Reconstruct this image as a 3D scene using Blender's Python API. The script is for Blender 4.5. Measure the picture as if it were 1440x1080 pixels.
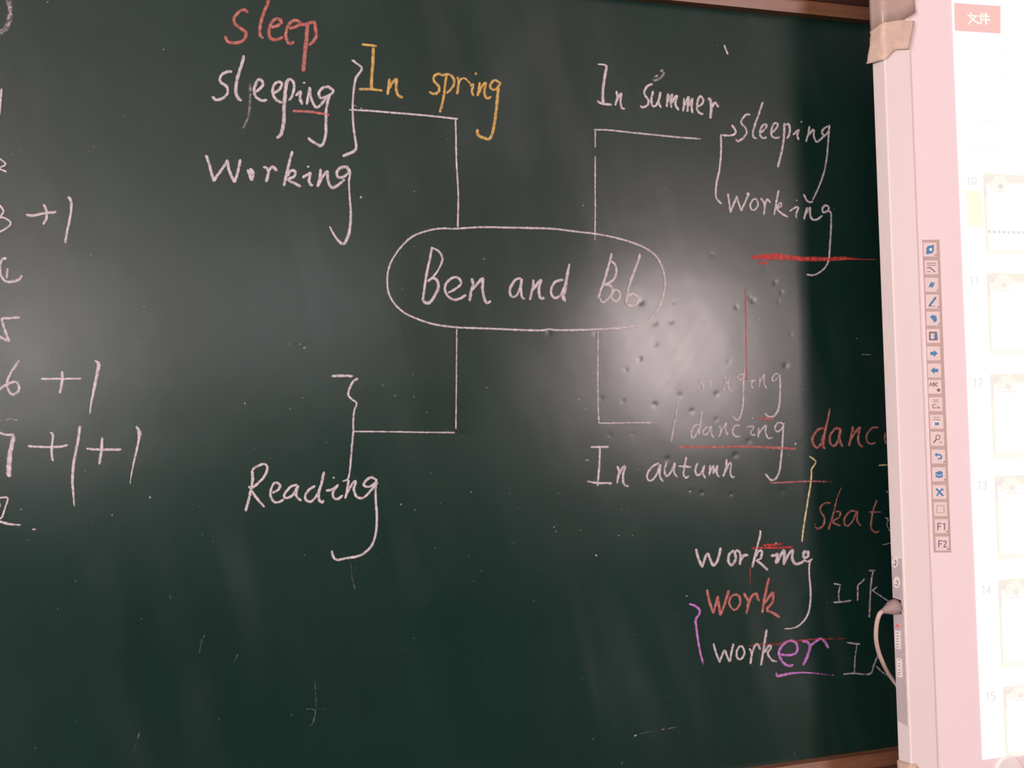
import bpy, bmesh, math, random
import numpy as np
from mathutils import Vector, Matrix

random.seed(7)
rng = np.random.default_rng(11)
scene = bpy.context.scene
col = scene.collection
for o in list(bpy.data.objects):
    bpy.data.objects.remove(o)

# ------------------------------------------------------------------ camera
F = 1100.0                       # focal length in pixels of the 1440x1080 frame
D = 1.15                         # distance from the chalkboard
EYE = Vector((0.0, -D, 1.55))
vx = Vector((4756, -80, F)).normalized()
vz = Vector((-894, -37800, F)); vz = (vz - vx * vz.dot(vx)).normalized()
vy = vz.cross(vx)
Rw = Matrix((vx, vy, vz))        # camera (x right, y down, z forward) -> world
cam_data = bpy.data.cameras.new('camera')
cam_data.sensor_width = 36.0
cam_data.lens = F / 1440.0 * 36.0
cam_data.clip_start = 0.02
cam = bpy.data.objects.new('camera', cam_data)
col.objects.link(cam)
m3 = Rw @ Matrix(((1, 0, 0), (0, -1, 0), (0, 0, -1)))
cam.matrix_world = Matrix.Translation(EYE) @ m3.to_4x4()
scene.camera = cam

# ------------------------------------------------------------------ view, world, window light
scene.view_settings.view_transform = 'Standard'
scene.view_settings.look = 'None'
scene.view_settings.exposure = 0.0
scene.view_settings.gamma = 1.0
scene.view_settings.use_curve_mapping = False
world = bpy.data.worlds.new('world')
scene.world = world
world.use_nodes = True
world.node_tree.nodes['Background'].inputs[0].default_value = (0.8, 0.86, 1.0, 1)
world.node_tree.nodes['Background'].inputs[1].default_value = 0.6

ROOM_Y = -5.5                    # back wall of the classroom
# windows in the back wall: centre x, centre z, width, height, light strength
WINDOWS = [(3.10, 2.02, 1.1, 1.1, 100.0, (1.0, 0.80, 0.81)),
           (-2.35, 2.08, 1.2, 1.2, 35.0, (1.0, 0.85, 0.86)),
           (-0.45, 2.42, 1.7, 1.1, 11.0, (1.0, 0.86, 0.84))]
# daylight of the classroom windows behind the camera; the glossy board mirrors them
LIGHT_NAMES = ['window_back_right_offscreen', 'window_back_left_offscreen', 'window_back_middle_offscreen']
for i, (wx, wz, ww, wh, pw, wc) in enumerate(WINDOWS):
    ld = bpy.data.lights.new(LIGHT_NAMES[i], 'AREA')
    ld.shape = 'RECTANGLE'; ld.size = ww; ld.size_y = wh
    ld.energy = pw; ld.color = wc
    lo = bpy.data.objects.new(LIGHT_NAMES[i], ld)
    lo.location = (wx, ROOM_Y + 0.02, wz)
    lo.rotation_euler = (math.radians(-90), 0, math.radians(180))   # shines towards +Y (the chalkboard)
    col.objects.link(lo)

# tall window in the left wall: centre y, centre z, width, height
SIDE_WIN = (-2.9, 1.95, 1.5, 1.5)
ROOM_X0 = -4.0
ld = bpy.data.lights.new('window_left_offscreen', 'AREA')
ld.shape = 'RECTANGLE'; ld.size = SIDE_WIN[3]; ld.size_y = SIDE_WIN[2]
ld.energy = 215.0; ld.color = (1.0, 0.86, 0.86)
lo = bpy.data.objects.new('window_left_offscreen', ld)
lo.location = (ROOM_X0 + 0.02, SIDE_WIN[0], SIDE_WIN[1])
lo.rotation_euler = (0, math.radians(-90), 0)        # shines towards +X
col.objects.link(lo)

# ------------------------------------------------------------------ helpers
def ray(px, py):
    return Rw @ Vector((px - 720.0, py - 540.0, F))

def at(px, py, Y=0.0):
    """pixel -> point on the plane y = Y"""
    w = ray(px, py)
    return EYE + w * ((Y - EYE.y) / w.y)

def atx(px, py, X):
    """pixel -> point on the plane x = X"""
    w = ray(px, py)
    return EYE + w * ((X - EYE.x) / w.x)

def new_mat(name):
    m = bpy.data.materials.new(name)
    m.use_nodes = True
    nt = m.node_tree
    b = nt.nodes['Principled BSDF']
    return m, nt, b

def N(nt, kind, **kw):
    n = nt.nodes.new(kind)
    for k, v in kw.items():
        setattr(n, k, v)
    return n

def math_node(nt, op, a, b=None, c=None, clamp=False):
    n = N(nt, 'ShaderNodeMath', operation=op, use_clamp=clamp)
    for i, v in enumerate((a, b, c)):
        if v is None: continue
        if isinstance(v, (int, float)): n.inputs[i].default_value = v
        else: nt.links.new(v, n.inputs[i])
    return n.outputs[0]

def noise(nt, scale, detail=3, rough=0.5, vec_scale=None):
    tc = N(nt, 'ShaderNodeTexCoord')
    n = N(nt, 'ShaderNodeTexNoise')
    n.inputs['Scale'].default_value = scale
    n.inputs['Detail'].default_value = detail
    n.inputs['Roughness'].default_value = rough
    src = tc.outputs['Object']
    if vec_scale:
        mp = N(nt, 'ShaderNodeMapping')
        mp.inputs['Scale'].default_value = vec_scale
        nt.links.new(src, mp.inputs['Vector']); src = mp.outputs['Vector']
    nt.links.new(src, n.inputs['Vector'])
    return n.outputs['Fac']

def ramp(nt, fac, stops):
    r = N(nt, 'ShaderNodeValToRGB')
    e = r.color_ramp.elements
    while len(e) < len(stops): e.new(0.5)
    for el, (p, c) in zip(e, stops):
        el.position = p
        el.color = (*c, 1) if len(c) == 3 else c
    nt.links.new(fac, r.inputs['Fac'])
    return r.outputs['Color']

def bump(nt, b, height, strength, dist):
    n = N(nt, 'ShaderNodeBump')
    n.inputs['Strength'].default_value = strength
    n.inputs['Distance'].default_value = dist
    nt.links.new(height, n.inputs['Height'])
    nt.links.new(n.outputs['Normal'], b.inputs['Normal'])

def plain(name, color, rough=0.6, var=0.06, scale=30, spec=0.4, bmp=0.0, vec=None):
    m, nt, b = new_mat(name)
    f = noise(nt, scale, 4, 0.55, vec)
    lo = tuple(max(0, c * (1 - var)) for c in color); hi = tuple(min(1, c * (1 + var)) for c in color)
    nt.links.new(ramp(nt, f, [(0.3, lo), (0.7, hi)]), b.inputs['Base Color'])
    b.inputs['Roughness'].default_value = rough
    b.inputs['Specular IOR Level'].default_value = spec
    if bmp: bump(nt, b, f, bmp, 0.002)
    return m

def emit(name, color, strength=1.0):
    m, nt, b = new_mat(name)
    b.inputs['Base Color'].default_value = (0.02, 0.02, 0.02, 1)
    b.inputs['Roughness'].default_value = 0.6
    b.inputs['Specular IOR Level'].default_value = 0.1
    f = noise(nt, 12, 2)
    lo = tuple(c * 0.995 for c in color)
    nt.links.new(ramp(nt, f, [(0.3, lo), (0.7, color)]), b.inputs['Emission Color'])
    b.inputs['Emission Strength'].default_value = strength
    return m

def link(name, mesh, mats, parent=None):
    o = bpy.data.objects.new(name, mesh)
    col.objects.link(o)
    for m in (mats if isinstance(mats, (list, tuple)) else [mats]):
        mesh.materials.append(m)
    if parent: 
        o.parent = parent
        o.matrix_parent_inverse = Matrix.Translation(-parent.location)
    return o

def from_data(name, verts, faces, mats, parent=None, idx=None, smooth=False):
    me = bpy.data.meshes.new(name)
    me.from_pydata([tuple(v) for v in verts], [], faces)
    if idx: me.polygons.foreach_set('material_index', idx)
    if smooth: me.polygons.foreach_set('use_smooth', [True] * len(faces))
    me.update()
    return link(name, me, mats, parent)

def box(name, lo, hi, mat, parent=None, bevel=0.0, seg=2):
    bm = bmesh.new()
    bmesh.ops.create_cube(bm, size=1)
    for v in bm.verts:
        v.co = Vector([(lo[i] + hi[i]) / 2 + v.co[i] * (hi[i] - lo[i]) for i in range(3)])
    if bevel:
        bmesh.ops.bevel(bm, geom=bm.edges[:], offset=bevel, segments=seg, affect='EDGES', profile=0.5)
    bmesh.ops.recalc_face_normals(bm, faces=bm.faces[:])
    me = bpy.data.meshes.new(name); bm.to_mesh(me); bm.free()
    return link(name, me, mat, parent)

def profile_bar(name, prof, a, b, axis, mat, parent=None):
    """extrude a closed (y,z)/(y,x) profile along x or z"""
    n = len(prof); V = []
    for t in (a, b):
        for p, q in prof:
            V.append((t, p, q) if axis == 'x' else (q, p, t))
    Fc = [tuple(range(n)), tuple(range(2 * n - 1, n - 1, -1))]
    for i in range(n):
        j = (i + 1) % n
        Fc.append((i, i + n, j + n, j))
    o = from_data(name, V, Fc, mat, parent)
    bm = bmesh.new(); bm.from_mesh(o.data); bmesh.ops.recalc_face_normals(bm, faces=bm.faces[:])
    bm.to_mesh(o.data); bm.free()
    return o

def tube(name, pts, radii, mat, parent=None, n=12, caps=True):
    pts = [Vector(p) for p in pts]
    V = []; Fc = []
    ref = Vector((0.3, 0.9, 0.2)).normalized()
    for i, p in enumerate(pts):
        t = (pts[min(i + 1, len(pts) - 1)] - pts[max(i - 1, 0)]).normalized()
        u = t.cross(ref).normalized(); w = t.cross(u).normalized()
        for k in range(n):
            a = 2 * math.pi * k / n
            V.append(p + (u * math.cos(a) + w * math.sin(a)) * radii[i])
    for i in range(len(pts) - 1):
        for k in range(n):
            j = (k + 1) % n
            Fc.append((i * n + k, i * n + j, (i + 1) * n + j, (i + 1) * n + k))
    if caps:
        Fc.append(tuple(range(n - 1, -1, -1))); Fc.append(tuple((len(pts) - 1) * n + k for k in range(n)))
    return from_data(name, V, Fc, mat, parent, smooth=True)

def catmull(pts, step):
    """smooth polyline through pts, sampled about every `step` units; extra components (width...) are carried along"""
    P = [np.array(p, float) for p in pts]
    if len(P) == 1: return np.array(P)
    P = [2 * P[0] - P[1]] + P + [2 * P[-1] - P[-2]]
    out = []
    for i in range(1, len(P) - 2):
        p0, p1, p2, p3 = P[i - 1:i + 3]
        L = np.linalg.norm((p2 - p1)[:2]); k = max(2, int(L / step))
        for s in range(k):
            t = s / k
            out.append(0.5 * ((2 * p1) + (p2 - p0) * t + (2 * p0 - 5 * p1 + 4 * p2 - p3) * t * t + (3 * p1 - p0 - 3 * p2 + p3) * t ** 3))
    out.append(P[-2])
    return np.array(out)

def thing(name, label, cat, loc, group=None):
    o = bpy.data.objects.new(name, None)
    o.location = loc; o.empty_display_size = 0.05
    col.objects.link(o)
    o['label'] = label; o['category'] = cat
    if group: o['group'] = group
    return o

def struct(o):
    o['kind'] = 'structure'
    return o

# ------------------------------------------------------------------ materials
def board_material():
    m, nt, b = new_mat('green_board_enamel')
    a = N(nt, 'ShaderNodeAttribute', attribute_name='dust')
    d = a.outputs['Fac']
    f = noise(nt, 5.0, 5, 0.6, (1.0, 1.0, 0.45))
    green = ramp(nt, f, [(0.25, (0.0015, 0.0190, 0.0135)), (0.75, (0.0026, 0.0270, 0.0200))])
    mx = N(nt, 'ShaderNodeMix', data_type='RGBA')
    sm = N(nt, 'ShaderNodeAttribute', attribute_name='smear').outputs['Fac']
    nt.links.new(math_node(nt, 'MULTIPLY_ADD', sm, 0.11, math_node(nt, 'MULTIPLY', d, 0.014)), mx.inputs['Factor'])
    nt.links.new(green, mx.inputs['A']); mx.inputs['B'].default_value = (0.17, 0.165, 0.175, 1)
    nt.links.new(mx.outputs['Result'], b.inputs['Base Color'])
    b.inputs['Specular IOR Level'].default_value = 0.62
    r = math_node(nt, 'MULTIPLY_ADD', d, 0.10, 0.195)
    nt.links.new(r, b.inputs['Roughness'])
    h1 = noise(nt, 9.0, 2, 0.4); h2 = noise(nt, 420.0, 2, 0.5)
    h = math_node(nt, 'MULTIPLY_ADD', h2, 0.02, h1)
    bump(nt, b, h, 0.2, 0.004)
    # wide haze lobe: powdery film that scatters the window light broadly
    b2 = N(nt, 'ShaderNodeBsdfPrincipled')
    nt.links.new(mx.outputs['Result'], b2.inputs['Base Color'])
    b2.inputs['Roughness'].default_value = 0.37
    b2.inputs['Specular IOR Level'].default_value = 0.62
    ms = N(nt, 'ShaderNodeMixShader')
    nt.links.new(math_node(nt, 'MULTIPLY_ADD', d, 0.33, 0.02, clamp=True), ms.inputs['Fac'])
    nt.links.new(b.outputs['BSDF'], ms.inputs[1]); nt.links.new(b2.outputs['BSDF'], ms.inputs[2])
    nt.links.new(ms.outputs['Shader'], nt.nodes['Material Output'].inputs['Surface'])
    return m

def chalk_material(name, color):
    m, nt, b = new_mat(name)
    f = noise(nt, 160, 3)
    lo = tuple(c * 0.86 for c in color)
    hi = tuple(c * 0.8 + 0.16 for c in color)      # paler where the powder lies thick
    nt.links.new(ramp(nt, f, [(0.3, lo), (0.52, color), (0.75, hi)]), b.inputs['Base Color'])
    b.inputs['Roughness'].default_value = 0.95
    b.inputs['Specular IOR Level'].default_value = 0.1
    op = N(nt, 'ShaderNodeAttribute', attribute_name='cover').outputs['Fac']
    g = noise(nt, 700, 3, 0.7)
    # grain: powder sits on the high spots of the board
    t = math_node(nt, 'SUBTRACT', g, 0.5)
    t = math_node(nt, 'MULTIPLY_ADD', t, 2.0, op)
    g2 = noise(nt, 170, 2, 0.5)
    t = math_node(nt, 'ADD', t, math_node(nt, 'MULTIPLY_ADD', g2, 1.1, -0.60))
    nt.links.new(math_node(nt, 'MULTIPLY', t, 1.0, clamp=True), b.inputs['Alpha'])
    return m

M_BOARD = board_material()
CH = {'w': chalk_material('chalk_white', (0.655, 0.59, 0.615)),
      'r': chalk_material('chalk_red', (0.50, 0.175, 0.15)),
      'R': chalk_material('chalk_deep_red', (0.70, 0.07, 0.06)),
      'y': chalk_material('chalk_yellow', (0.64, 0.42, 0.13)),
      'Y': chalk_material('chalk_pale_yellow', (0.80, 0.70, 0.38)),
      'p': chalk_material('chalk_purple', (0.62, 0.25, 0.66))}
def wood(name, c1, c2, vec, rough=0.34):
    m, nt, b = new_mat(name)
    f = noise(nt, 14, 6, 0.6, vec)
    nt.links.new(ramp(nt, f, [(0.3, c1), (0.7, c2)]), b.inputs['Base Color'])
    b.inputs['Roughness'].default_value = rough
    b.inputs['Specular IOR Level'].default_value = 0.4
    bump(nt, b, f, 0.08, 0.002)
    return m
M_WOOD = wood('tan_wood', (0.17, 0.075, 0.040), (0.25, 0.115, 0.062), (0.6, 12, 12))
M_WOODV = wood('tan_wood_upright', (0.17, 0.075, 0.040), (0.25, 0.115, 0.062), (12, 12, 0.6))
M_DARK = wood('dark_wood', (0.070, 0.030, 0.022), (0.12, 0.05, 0.036), (0.6, 12, 12), 0.5)
M_WALL = plain('painted_plaster', (0.76, 0.71, 0.68), 0.9, 0.05, 6)
M_DADO = plain('green_dado_paint', (0.035, 0.085, 0.06), 0.6, 0.08, 6)
M_FLOOR = plain('dark_floor', (0.035, 0.03, 0.027), 0.6, 0.15, 25)
M_CEIL = plain('ceiling_paint', (0.84, 0.75, 0.69), 0.9, 0.03, 5)
M_WFRAME = plain('white_metal', (0.72, 0.70, 0.70), 0.4, 0.03, 20)
M_FRAME = plain('whiteboard_frame', (0.86, 0.755, 0.735), 0.5, 0.025, 9, 0.35, vec=(1, 1, 0.3))
M_SIDE = plain('whiteboard_side', (0.76, 0.69, 0.72), 0.5, 0.04, 12, 0.35)
M_SURF = plain('whiteboard_surface', (0.94, 0.80, 0.83), 0.5, 0.02, 5, 0.35, vec=(1, 1, 0.3))
M_PORT = plain('port_plate', (0.58, 0.50, 0.51), 0.5, 0.06, 40)
M_TAPE = plain('brown_tape', (0.50, 0.37, 0.315), 0.45, 0.08, 40, 0.4, 0.2)
M_TAPE2 = plain('crumpled_paper_tape', (0.68, 0.51, 0.42), 0.7, 0.10, 60, 0.3, 0.4)
M_PLUG = plain('plug_plastic', (0.33, 0.245, 0.24), 0.5, 0.08, 80)
M_CORD = plain('cable_rubber', (0.56, 0.43, 0.37), 0.5, 0.06, 60)
M_HOLE = plain('socket_black', (0.02, 0.018, 0.02), 0.5, 0.1, 60)
M_STICK = plain('white_sticker', (0.92, 0.86, 0.84), 0.6, 0.04, 60)
M_INK = plain('grey_ink', (0.22, 0.18, 0.18), 0.7, 0.1, 60)
M_STRIP = plain('toolbar_strip', (0.58, 0.43, 0.395), 0.6, 0.04, 30)
M_TILE = plain('toolbar_tile', (0.85, 0.715, 0.69), 0.6, 0.03, 40)
M_BLUE = plain('icon_blue', (0.085, 0.27, 0.52), 0.6, 0.08, 90)
M_ICON = plain('icon_dark', (0.22, 0.17, 0.20), 0.6, 0.08, 90)
M_VIOLET = plain('icon_violet', (0.22, 0.17, 0.30), 0.6, 0.08, 90)
E_WHITE = emit('screen_white', (1.0, 1.0, 0.985), 1.05)
E_CREAM = emit('slide_border_cream', (0.98, 0.955, 0.86), 1.0)
E_PINK = emit('slide_border_pink', (0.94, 0.83, 0.79), 1.0)
E_TAN = emit('slide_border_tan', (0.95, 0.88, 0.77), 1.0)
E_GREY = emit('slide_number_grey', (0.80, 0.77, 0.74), 1.0)
E_RED = emit('file_tab_red', (0.95, 0.56, 0.52), 1.0)
E_YEL = emit('slide_mark_yellow', (1.0, 1.0, 0.78), 1.0)
E_FAINT = emit('screen_faint_grey', (0.94, 0.93, 0.93), 1.0)
M_LED, _nt, _b = new_mat('red_led')
_b.inputs['Base Color'].default_value = (0.6, 0.05, 0.06, 1)
_b.inputs['Emission Color'].default_value = (1.0, 0.18, 0.2, 1)
_b.inputs['Emission Strength'].default_value = 0.35
M_GLASS, _nt, _b = new_mat('window_glass')
_b.inputs['Base Color'].default_value = (0.95, 0.97, 0.97, 1)
_b.inputs['Transmission Weight'].default_value = 1.0
_b.inputs['Roughness'].default_value = 0.02

# ------------------------------------------------------------------ room shell
X0R, X1R, ZC = ROOM_X0, 5.0, 3.2
T = 0.12
WALL_Y = 0.045
struct(box('wall_front', (X0R, WALL_Y, 0), (X1R, WALL_Y + T, ZC), M_WALL))
struct(box('wall_right', (X1R, ROOM_Y - T, 0), (X1R + T, WALL_Y + T, ZC), M_WALL))
struct(box('floor', (X0R - T, ROOM_Y - T, -0.1), (X1R + T, WALL_Y + T, 0), M_FLOOR))
struct(box('ceiling', (X0R - T, ROOM_Y - T, ZC), (X1R + T, WALL_Y + T, ZC + 0.1), M_CEIL))
for nm, lo, hi in (('added_dado_left', (X0R, ROOM_Y + .012, 0), (X0R + .012, WALL_Y, 1.15)), ('added_dado_right', (X1R - .012, ROOM_Y + .012, 0), (X1R, WALL_Y, 1.4)), ('added_dado_back', (X0R, ROOM_Y, 0), (X1R, ROOM_Y + .012, 1.4)), ('added_dado_front', (X0R + .012, WALL_Y - .012, 0), (X1R - .012, WALL_Y, 0.82))):
    struct(box(nm, lo, hi, M_DADO))  # unseen dark dado, added so the lower chalkboard mirrors less light
# back wall with three openings
def pierced(name, hs, zs, keep, pos):
    V = []; Fc = []
    for i in range(len(hs) - 1):
        for j in range(len(zs) - 1):
            if not keep((hs[i] + hs[i + 1]) / 2, (zs[j] + zs[j + 1]) / 2): continue
            n = len(V)
            for side in (0, 1):
                V += [pos(hs[i], zs[j], side), pos(hs[i + 1], zs[j], side), pos(hs[i + 1], zs[j + 1], side), pos(hs[i], zs[j + 1], side)]
            Fc += [(n, n + 1, n + 2, n + 3), (n + 7, n + 6, n + 5, n + 4), (n, n + 4, n + 5, n + 1), (n + 1, n + 5, n + 6, n + 2), (n + 2, n + 6, n + 7, n + 3), (n + 3, n + 7, n + 4, n)]
    return struct(from_data(name, V, Fc, M_WALL))
sy, sz_, sw, sh = SIDE_WIN
pierced('wall_left', [ROOM_Y - T, sy - sw / 2, sy + sw / 2, WALL_Y + T], [0, sz_ - sh / 2, sz_ + sh / 2, ZC],
        lambda h, z: not (abs(h - sy) < sw / 2 and abs(z - sz_) < sh / 2), lambda h, z, k: (X0R - (T if k else 0), h, z))
root = bpy.data.objects.new('window_4', None)
root.location = (X0R, sy, sz_ - sh / 2); col.objects.link(root); struct(root)
for a, b, c, d in ((sy - sw / 2, sy - sw / 2 + .05, 0, sh), (sy + sw / 2 - .05, sy + sw / 2, 0, sh), (sy - .02, sy + .02, .05, sh - .05), (sy - sw / 2 + .05, sy + sw / 2 - .05, 0, .05), (sy - sw / 2 + .05, sy + sw / 2 - .05, sh - .05, sh)):
    box('window_frame', (X0R - .09, a, sz_ - sh / 2 + c), (X0R - .04, b, sz_ - sh / 2 + d), M_WFRAME, root, 0.004)
for a, b in ((sy - sw / 2 + .05, sy - .02), (sy + .02, sy + sw / 2 - .05)):
    box('window_pane', (X0R - .068, a, sz_ - sh / 2 + .05), (X0R - .062, b, sz_ + sh / 2 - .05), M_GLASS, root)
def back_wall():
    xs = sorted({X0R, X1R} | {w[0] - w[2] / 2 for w in WINDOWS} | {w[0] + w[2] / 2 for w in WINDOWS})
    zs = sorted({0, ZC} | {w[1] - w[3] / 2 for w in WINDOWS} | {w[1] + w[3] / 2 for w in WINDOWS})
    V = []; Fc = []
    for i in range(len(xs) - 1):
        for j in range(len(zs) - 1):
            cx = (xs[i] + xs[i + 1]) / 2; cz = (zs[j] + zs[j + 1]) / 2
            if any(abs(cx - w[0]) < w[2] / 2 and abs(cz - w[1]) < w[3] / 2 for w in WINDOWS): continue
            n = len(V)
            for y in (ROOM_Y - T, ROOM_Y):
                V += [(xs[i], y, zs[j]), (xs[i + 1], y, zs[j]), (xs[i + 1], y, zs[j + 1]), (xs[i], y, zs[j + 1])]
            Fc += [(n, n + 1, n + 2, n + 3), (n + 7, n + 6, n + 5, n + 4), (n, n + 4, n + 5, n + 1), (n + 1, n + 5, n + 6, n + 2), (n + 2, n + 6, n + 7, n + 3), (n + 3, n + 7, n + 4, n)]
    struct(from_data('wall_back', V, Fc, M_WALL))
back_wall()
for i, (wx, wz, ww, wh, pw, wc) in enumerate(WINDOWS):
    root = bpy.data.objects.new('window_%d' % (i + 1), None)
    root.location = (wx, ROOM_Y, wz - wh / 2); col.objects.link(root); struct(root)
    a, c = wx - ww / 2, wx + ww / 2
    z0, z1 = wz - wh / 2, wz + wh / 2
    for lo, hi in (((a, z0), (a + .05, z1)), ((c - .05, z0), (c, z1)), ((a + .05, z0), (c - .05, z0 + .05)), ((a + .05, z1 - .05), (c - .05, z1)), ((wx - .02, z0 + .05), (wx + .02, z1 - .05))):
        box('window_frame', (lo[0], ROOM_Y - .09, lo[1]), (hi[0], ROOM_Y - .04, hi[1]), M_WFRAME, root, 0.004)
    for lo, hi in ((a + .05, wx - .02), (wx + .02, c - .05)):
        box('window_pane', (lo, ROOM_Y - .068, z0 + .05), (hi, ROOM_Y - .062, z1 - .05), M_GLASS, root)

# ------------------------------------------------------------------ chalkboard
BT = at(880, 0).z                # top edge of the green sheet
BB = at(1060, 1078).z            # bottom edge
BX0, BX1 = -1.9, 1.9
board = thing('chalkboard', 'dark green chalkboard covered with coloured chalk writing in a tan wood frame', 'chalkboard', (0, 0.0, BB - 0.1))

def px_of(X, Z):
    """board points -> pixels (used to lay the wiped patches out where the board carries them)"""
    w = np.stack([X - EYE.x, np.full_like(X, 0 - EYE.y), Z - EYE.z], -1) @ np.array(Rw)
    return 720 + F * w[..., 0] / w[..., 2], 540 + F * w[..., 1] / w[..., 2]

def value_noise(x, y, sx, sy, seed, octaves=4):
    r = np.random.default_rng(seed); out = 0; amp = 1; tot = 0
    for o in range(octaves):
        g = r.random((64, 64))
        u = x / sx * 2 ** o; v = y / sy * 2 ** o
        iu = np.floor(u).astype(int); iv = np.floor(v).astype(int)
        fu = u - iu; fv = v - iv
        fu = fu * fu * (3 - 2 * fu); fv = fv * fv * (3 - 2 * fv)
        q = lambda a, b: g[a % 64, b % 64]
        out = out + amp * ((q(iu, iv) * (1 - fu) + q(iu + 1, iv) * fu) * (1 - fv) + (q(iu, iv + 1) * (1 - fu) + q(iu + 1, iv + 1) * fu) * fv)
        tot += amp; amp *= 0.5
    return out / tot

def poly_mask(px, py, poly, soft):
    P = np.array(poly, float); inside = np.zeros(px.shape, bool); dist = np.full(px.shape, 1e9)
    for i in range(len(P)):
        a = P[i]; b = P[(i + 1) % len(P)]
        cond = ((a[1] > py) != (b[1] > py))
        with np.errstate(divide='ignore', invalid='ignore'):
            xi = (b[0] - a[0]) * (py - a[1]) / (b[1] - a[1]) + a[0]
        inside ^= cond & (px < xi)
        e = b - a; t = np.clip(((px - a[0]) * e[0] + (py - a[1]) * e[1]) / (e @ e), 0, 1)
        dist = np.minimum(dist, np.hypot(px - a[0] - t * e[0], py - a[1] - t * e[1]))
    sd = np.where(inside, dist, -dist)
    t = np.clip(sd / soft * 0.5 + 0.5, 0, 1)
    return t * t * (3 - 2 * t)

DENTS = [(1090, 397, 4, 1), (1099, 411, 4, .8), (1059, 423, 5, 1), (1035.5, 432, 4, 1), (1054, 418, 3, .7), (1095, 424, 3, .6), (944, 452, 5, 1), (921, 454, 6, .9),
         (922, 484, 5, 1), (951, 492, 3, .7), (899.5, 505, 5, 1), (1025, 508, 4, .6), (1105, 514, 6, 1), (1008, 554, 5, .9), (956, 556, 6, .8), (920.5, 569, 5, 1),
         (973, 578, 5, .9), (948, 425, 4, .5), (876, 564, 4, .6), (901, 425, 6, 1), (838, 470, 5, .7), (772, 467, 6, .8), (38, 468, 5, .9), (429, 486, 5, .9),
         (335, 450, 6, .6), (651, 611, 6, .9), (1034, 640, 5, .8), (938, 646, 6, .7), (1053, 620, 5, .6), (294, 267, 5, .8), (1001, 358, 4, .6), (845, 560, 5, .6),
         (1100, 690, 6, .6), (560, 703, 6, .5), (987, 693, 4, .9), (1028, 695, 4, .7), (970, 690, 4, .6), (716, 205, 5, .4), (523, 135, 5, .5), (1007, 590, 4, .6),
         (590, 590, 4, .5), (858, 612, 4, .6), (890, 610, 3, .6), (1075, 375, 3, .5), (1112, 470, 4, .6), (880, 520, 4, .6), (990, 450, 3, .5), (1130, 620, 4, .5)]
WIPED = [((505, 470), (520, 360), (575, 310), (600, 255), (690, 240), (800, 235), (838, 270), (842, 320), (905, 360), (915, 420), (860, 452), (740, 475), (690, 560), (655, 600), (600, 600), (560, 560), (520, 545))]

def board_surface():
    def axis(a, b, lo, hi, fine, coarse):
        return np.unique(np.concatenate([np.arange(a, lo, coarse), np.arange(lo, hi, fine), np.arange(hi, b, coarse), [b]]).round(6))
    xs = axis(BX0, BX1, at(0, 560).x - .03, 0.93, 0.0023, 0.05)
    zs = axis(BB, BT, BB, BT, 0.0023, 0.05)
    X, Z = np.meshgrid(xs, zs, indexing='xy')
    px, py = px_of(X, Z)
    Y = np.zeros_like(X)
    for dx, dy, r, s in DENTS:
        q = ((px - dx) ** 2 + (py - dy) ** 2) / (r * 0.6) ** 2
        k = q < 12
        Y[k] += 0.0003 * s * np.exp(-q[k])
    # gentle ripple of the sheet metal
    Y += 0.0012 * (value_noise(X + 5, Z + 5, 0.35, 0.3, 3, 2) - 0.5)
    Y = np.maximum(Y, -0.0006)
    # chalk film: streaky where the eraser passed, thin where a damp cloth wiped
    n1 = value_noise(X + Z * 0.45 + 9, Z + 9, 0.10, 0.30, 21, 5)
    n2 = value_noise(X + 9, Z + 9, 0.30, 0.25, 22, 4)
    n3 = value_noise(X - Z * 0.7 + 9, Z + X * .2 + 9, 0.012, 0.22, 25, 3)
    dust = 0.22 + 0.55 * n1 + 0.45 * (n2 - 0.5) + 0.10 * (n3 - 0.5)
    for w in WIPED:
        m = poly_mask(px + 26 * (n2 - .5), py + 40 * (n1 - .5), w, 44)
        m = m * np.clip(0.85 + 0.35 * (n3 - 0.45), 0, 1)
        dust = dust - 0.55 * m
    dust = 1 / (1 + np.exp(-5 * (dust - 0.5)))
    nx, nz = len(xs), len(zs)
    V = np.stack([X, Y, Z], -1).reshape(-1, 3)
    i = np.arange(nx * nz).reshape(nz, nx)
    Q = np.stack([i[:-1, :-1], i[:-1, 1:], i[1:, 1:], i[1:, :-1]], -1).reshape(-1, 4)
    me = bpy.data.meshes.new('board_sheet')
    me.vertices.add(len(V)); me.vertices.foreach_set('co', V.astype(np.float32).ravel())
    me.loops.add(Q.size); me.loops.foreach_set('vertex_index', Q.astype(np.int32).ravel())
    me.polygons.add(len(Q)); me.polygons.foreach_set('loop_start', np.arange(0, Q.size, 4, dtype=np.int32))
    me.polygons.foreach_set('use_smooth', np.ones(len(Q), bool))
    me.update(calc_edges=True)
    at_ = me.attributes.new('dust', 'FLOAT', 'POINT')
    at_.data.foreach_set('value', dust.astype(np.float32).ravel())
    # powdery smears left by the eraser, mostly upright strokes
    s1 = value_noise(X + 9 + .2 * Z, Z + 9, 0.045, 0.30, 31, 4); s2 = value_noise(X + 9, Z + 9, 0.22, 0.22, 32, 3)
    smear = np.clip(s1 - 0.42, 0, 1) * np.clip(s2 - 0.35, 0, 1) * 6.0
    a2 = me.attributes.new('smear', 'FLOAT', 'POINT')
    a2.data.foreach_set('value', smear.astype(np.float32).ravel())
    o = link('board_sheet', me, M_BOARD, board)
    o['label'] = 'smooth dark green writing sheet'
board_surface()
box('backing_board', (BX0, 0.004, BB - 0.02), (BX1, WALL_Y, BT + 0.02), M_DARK, board)
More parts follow.
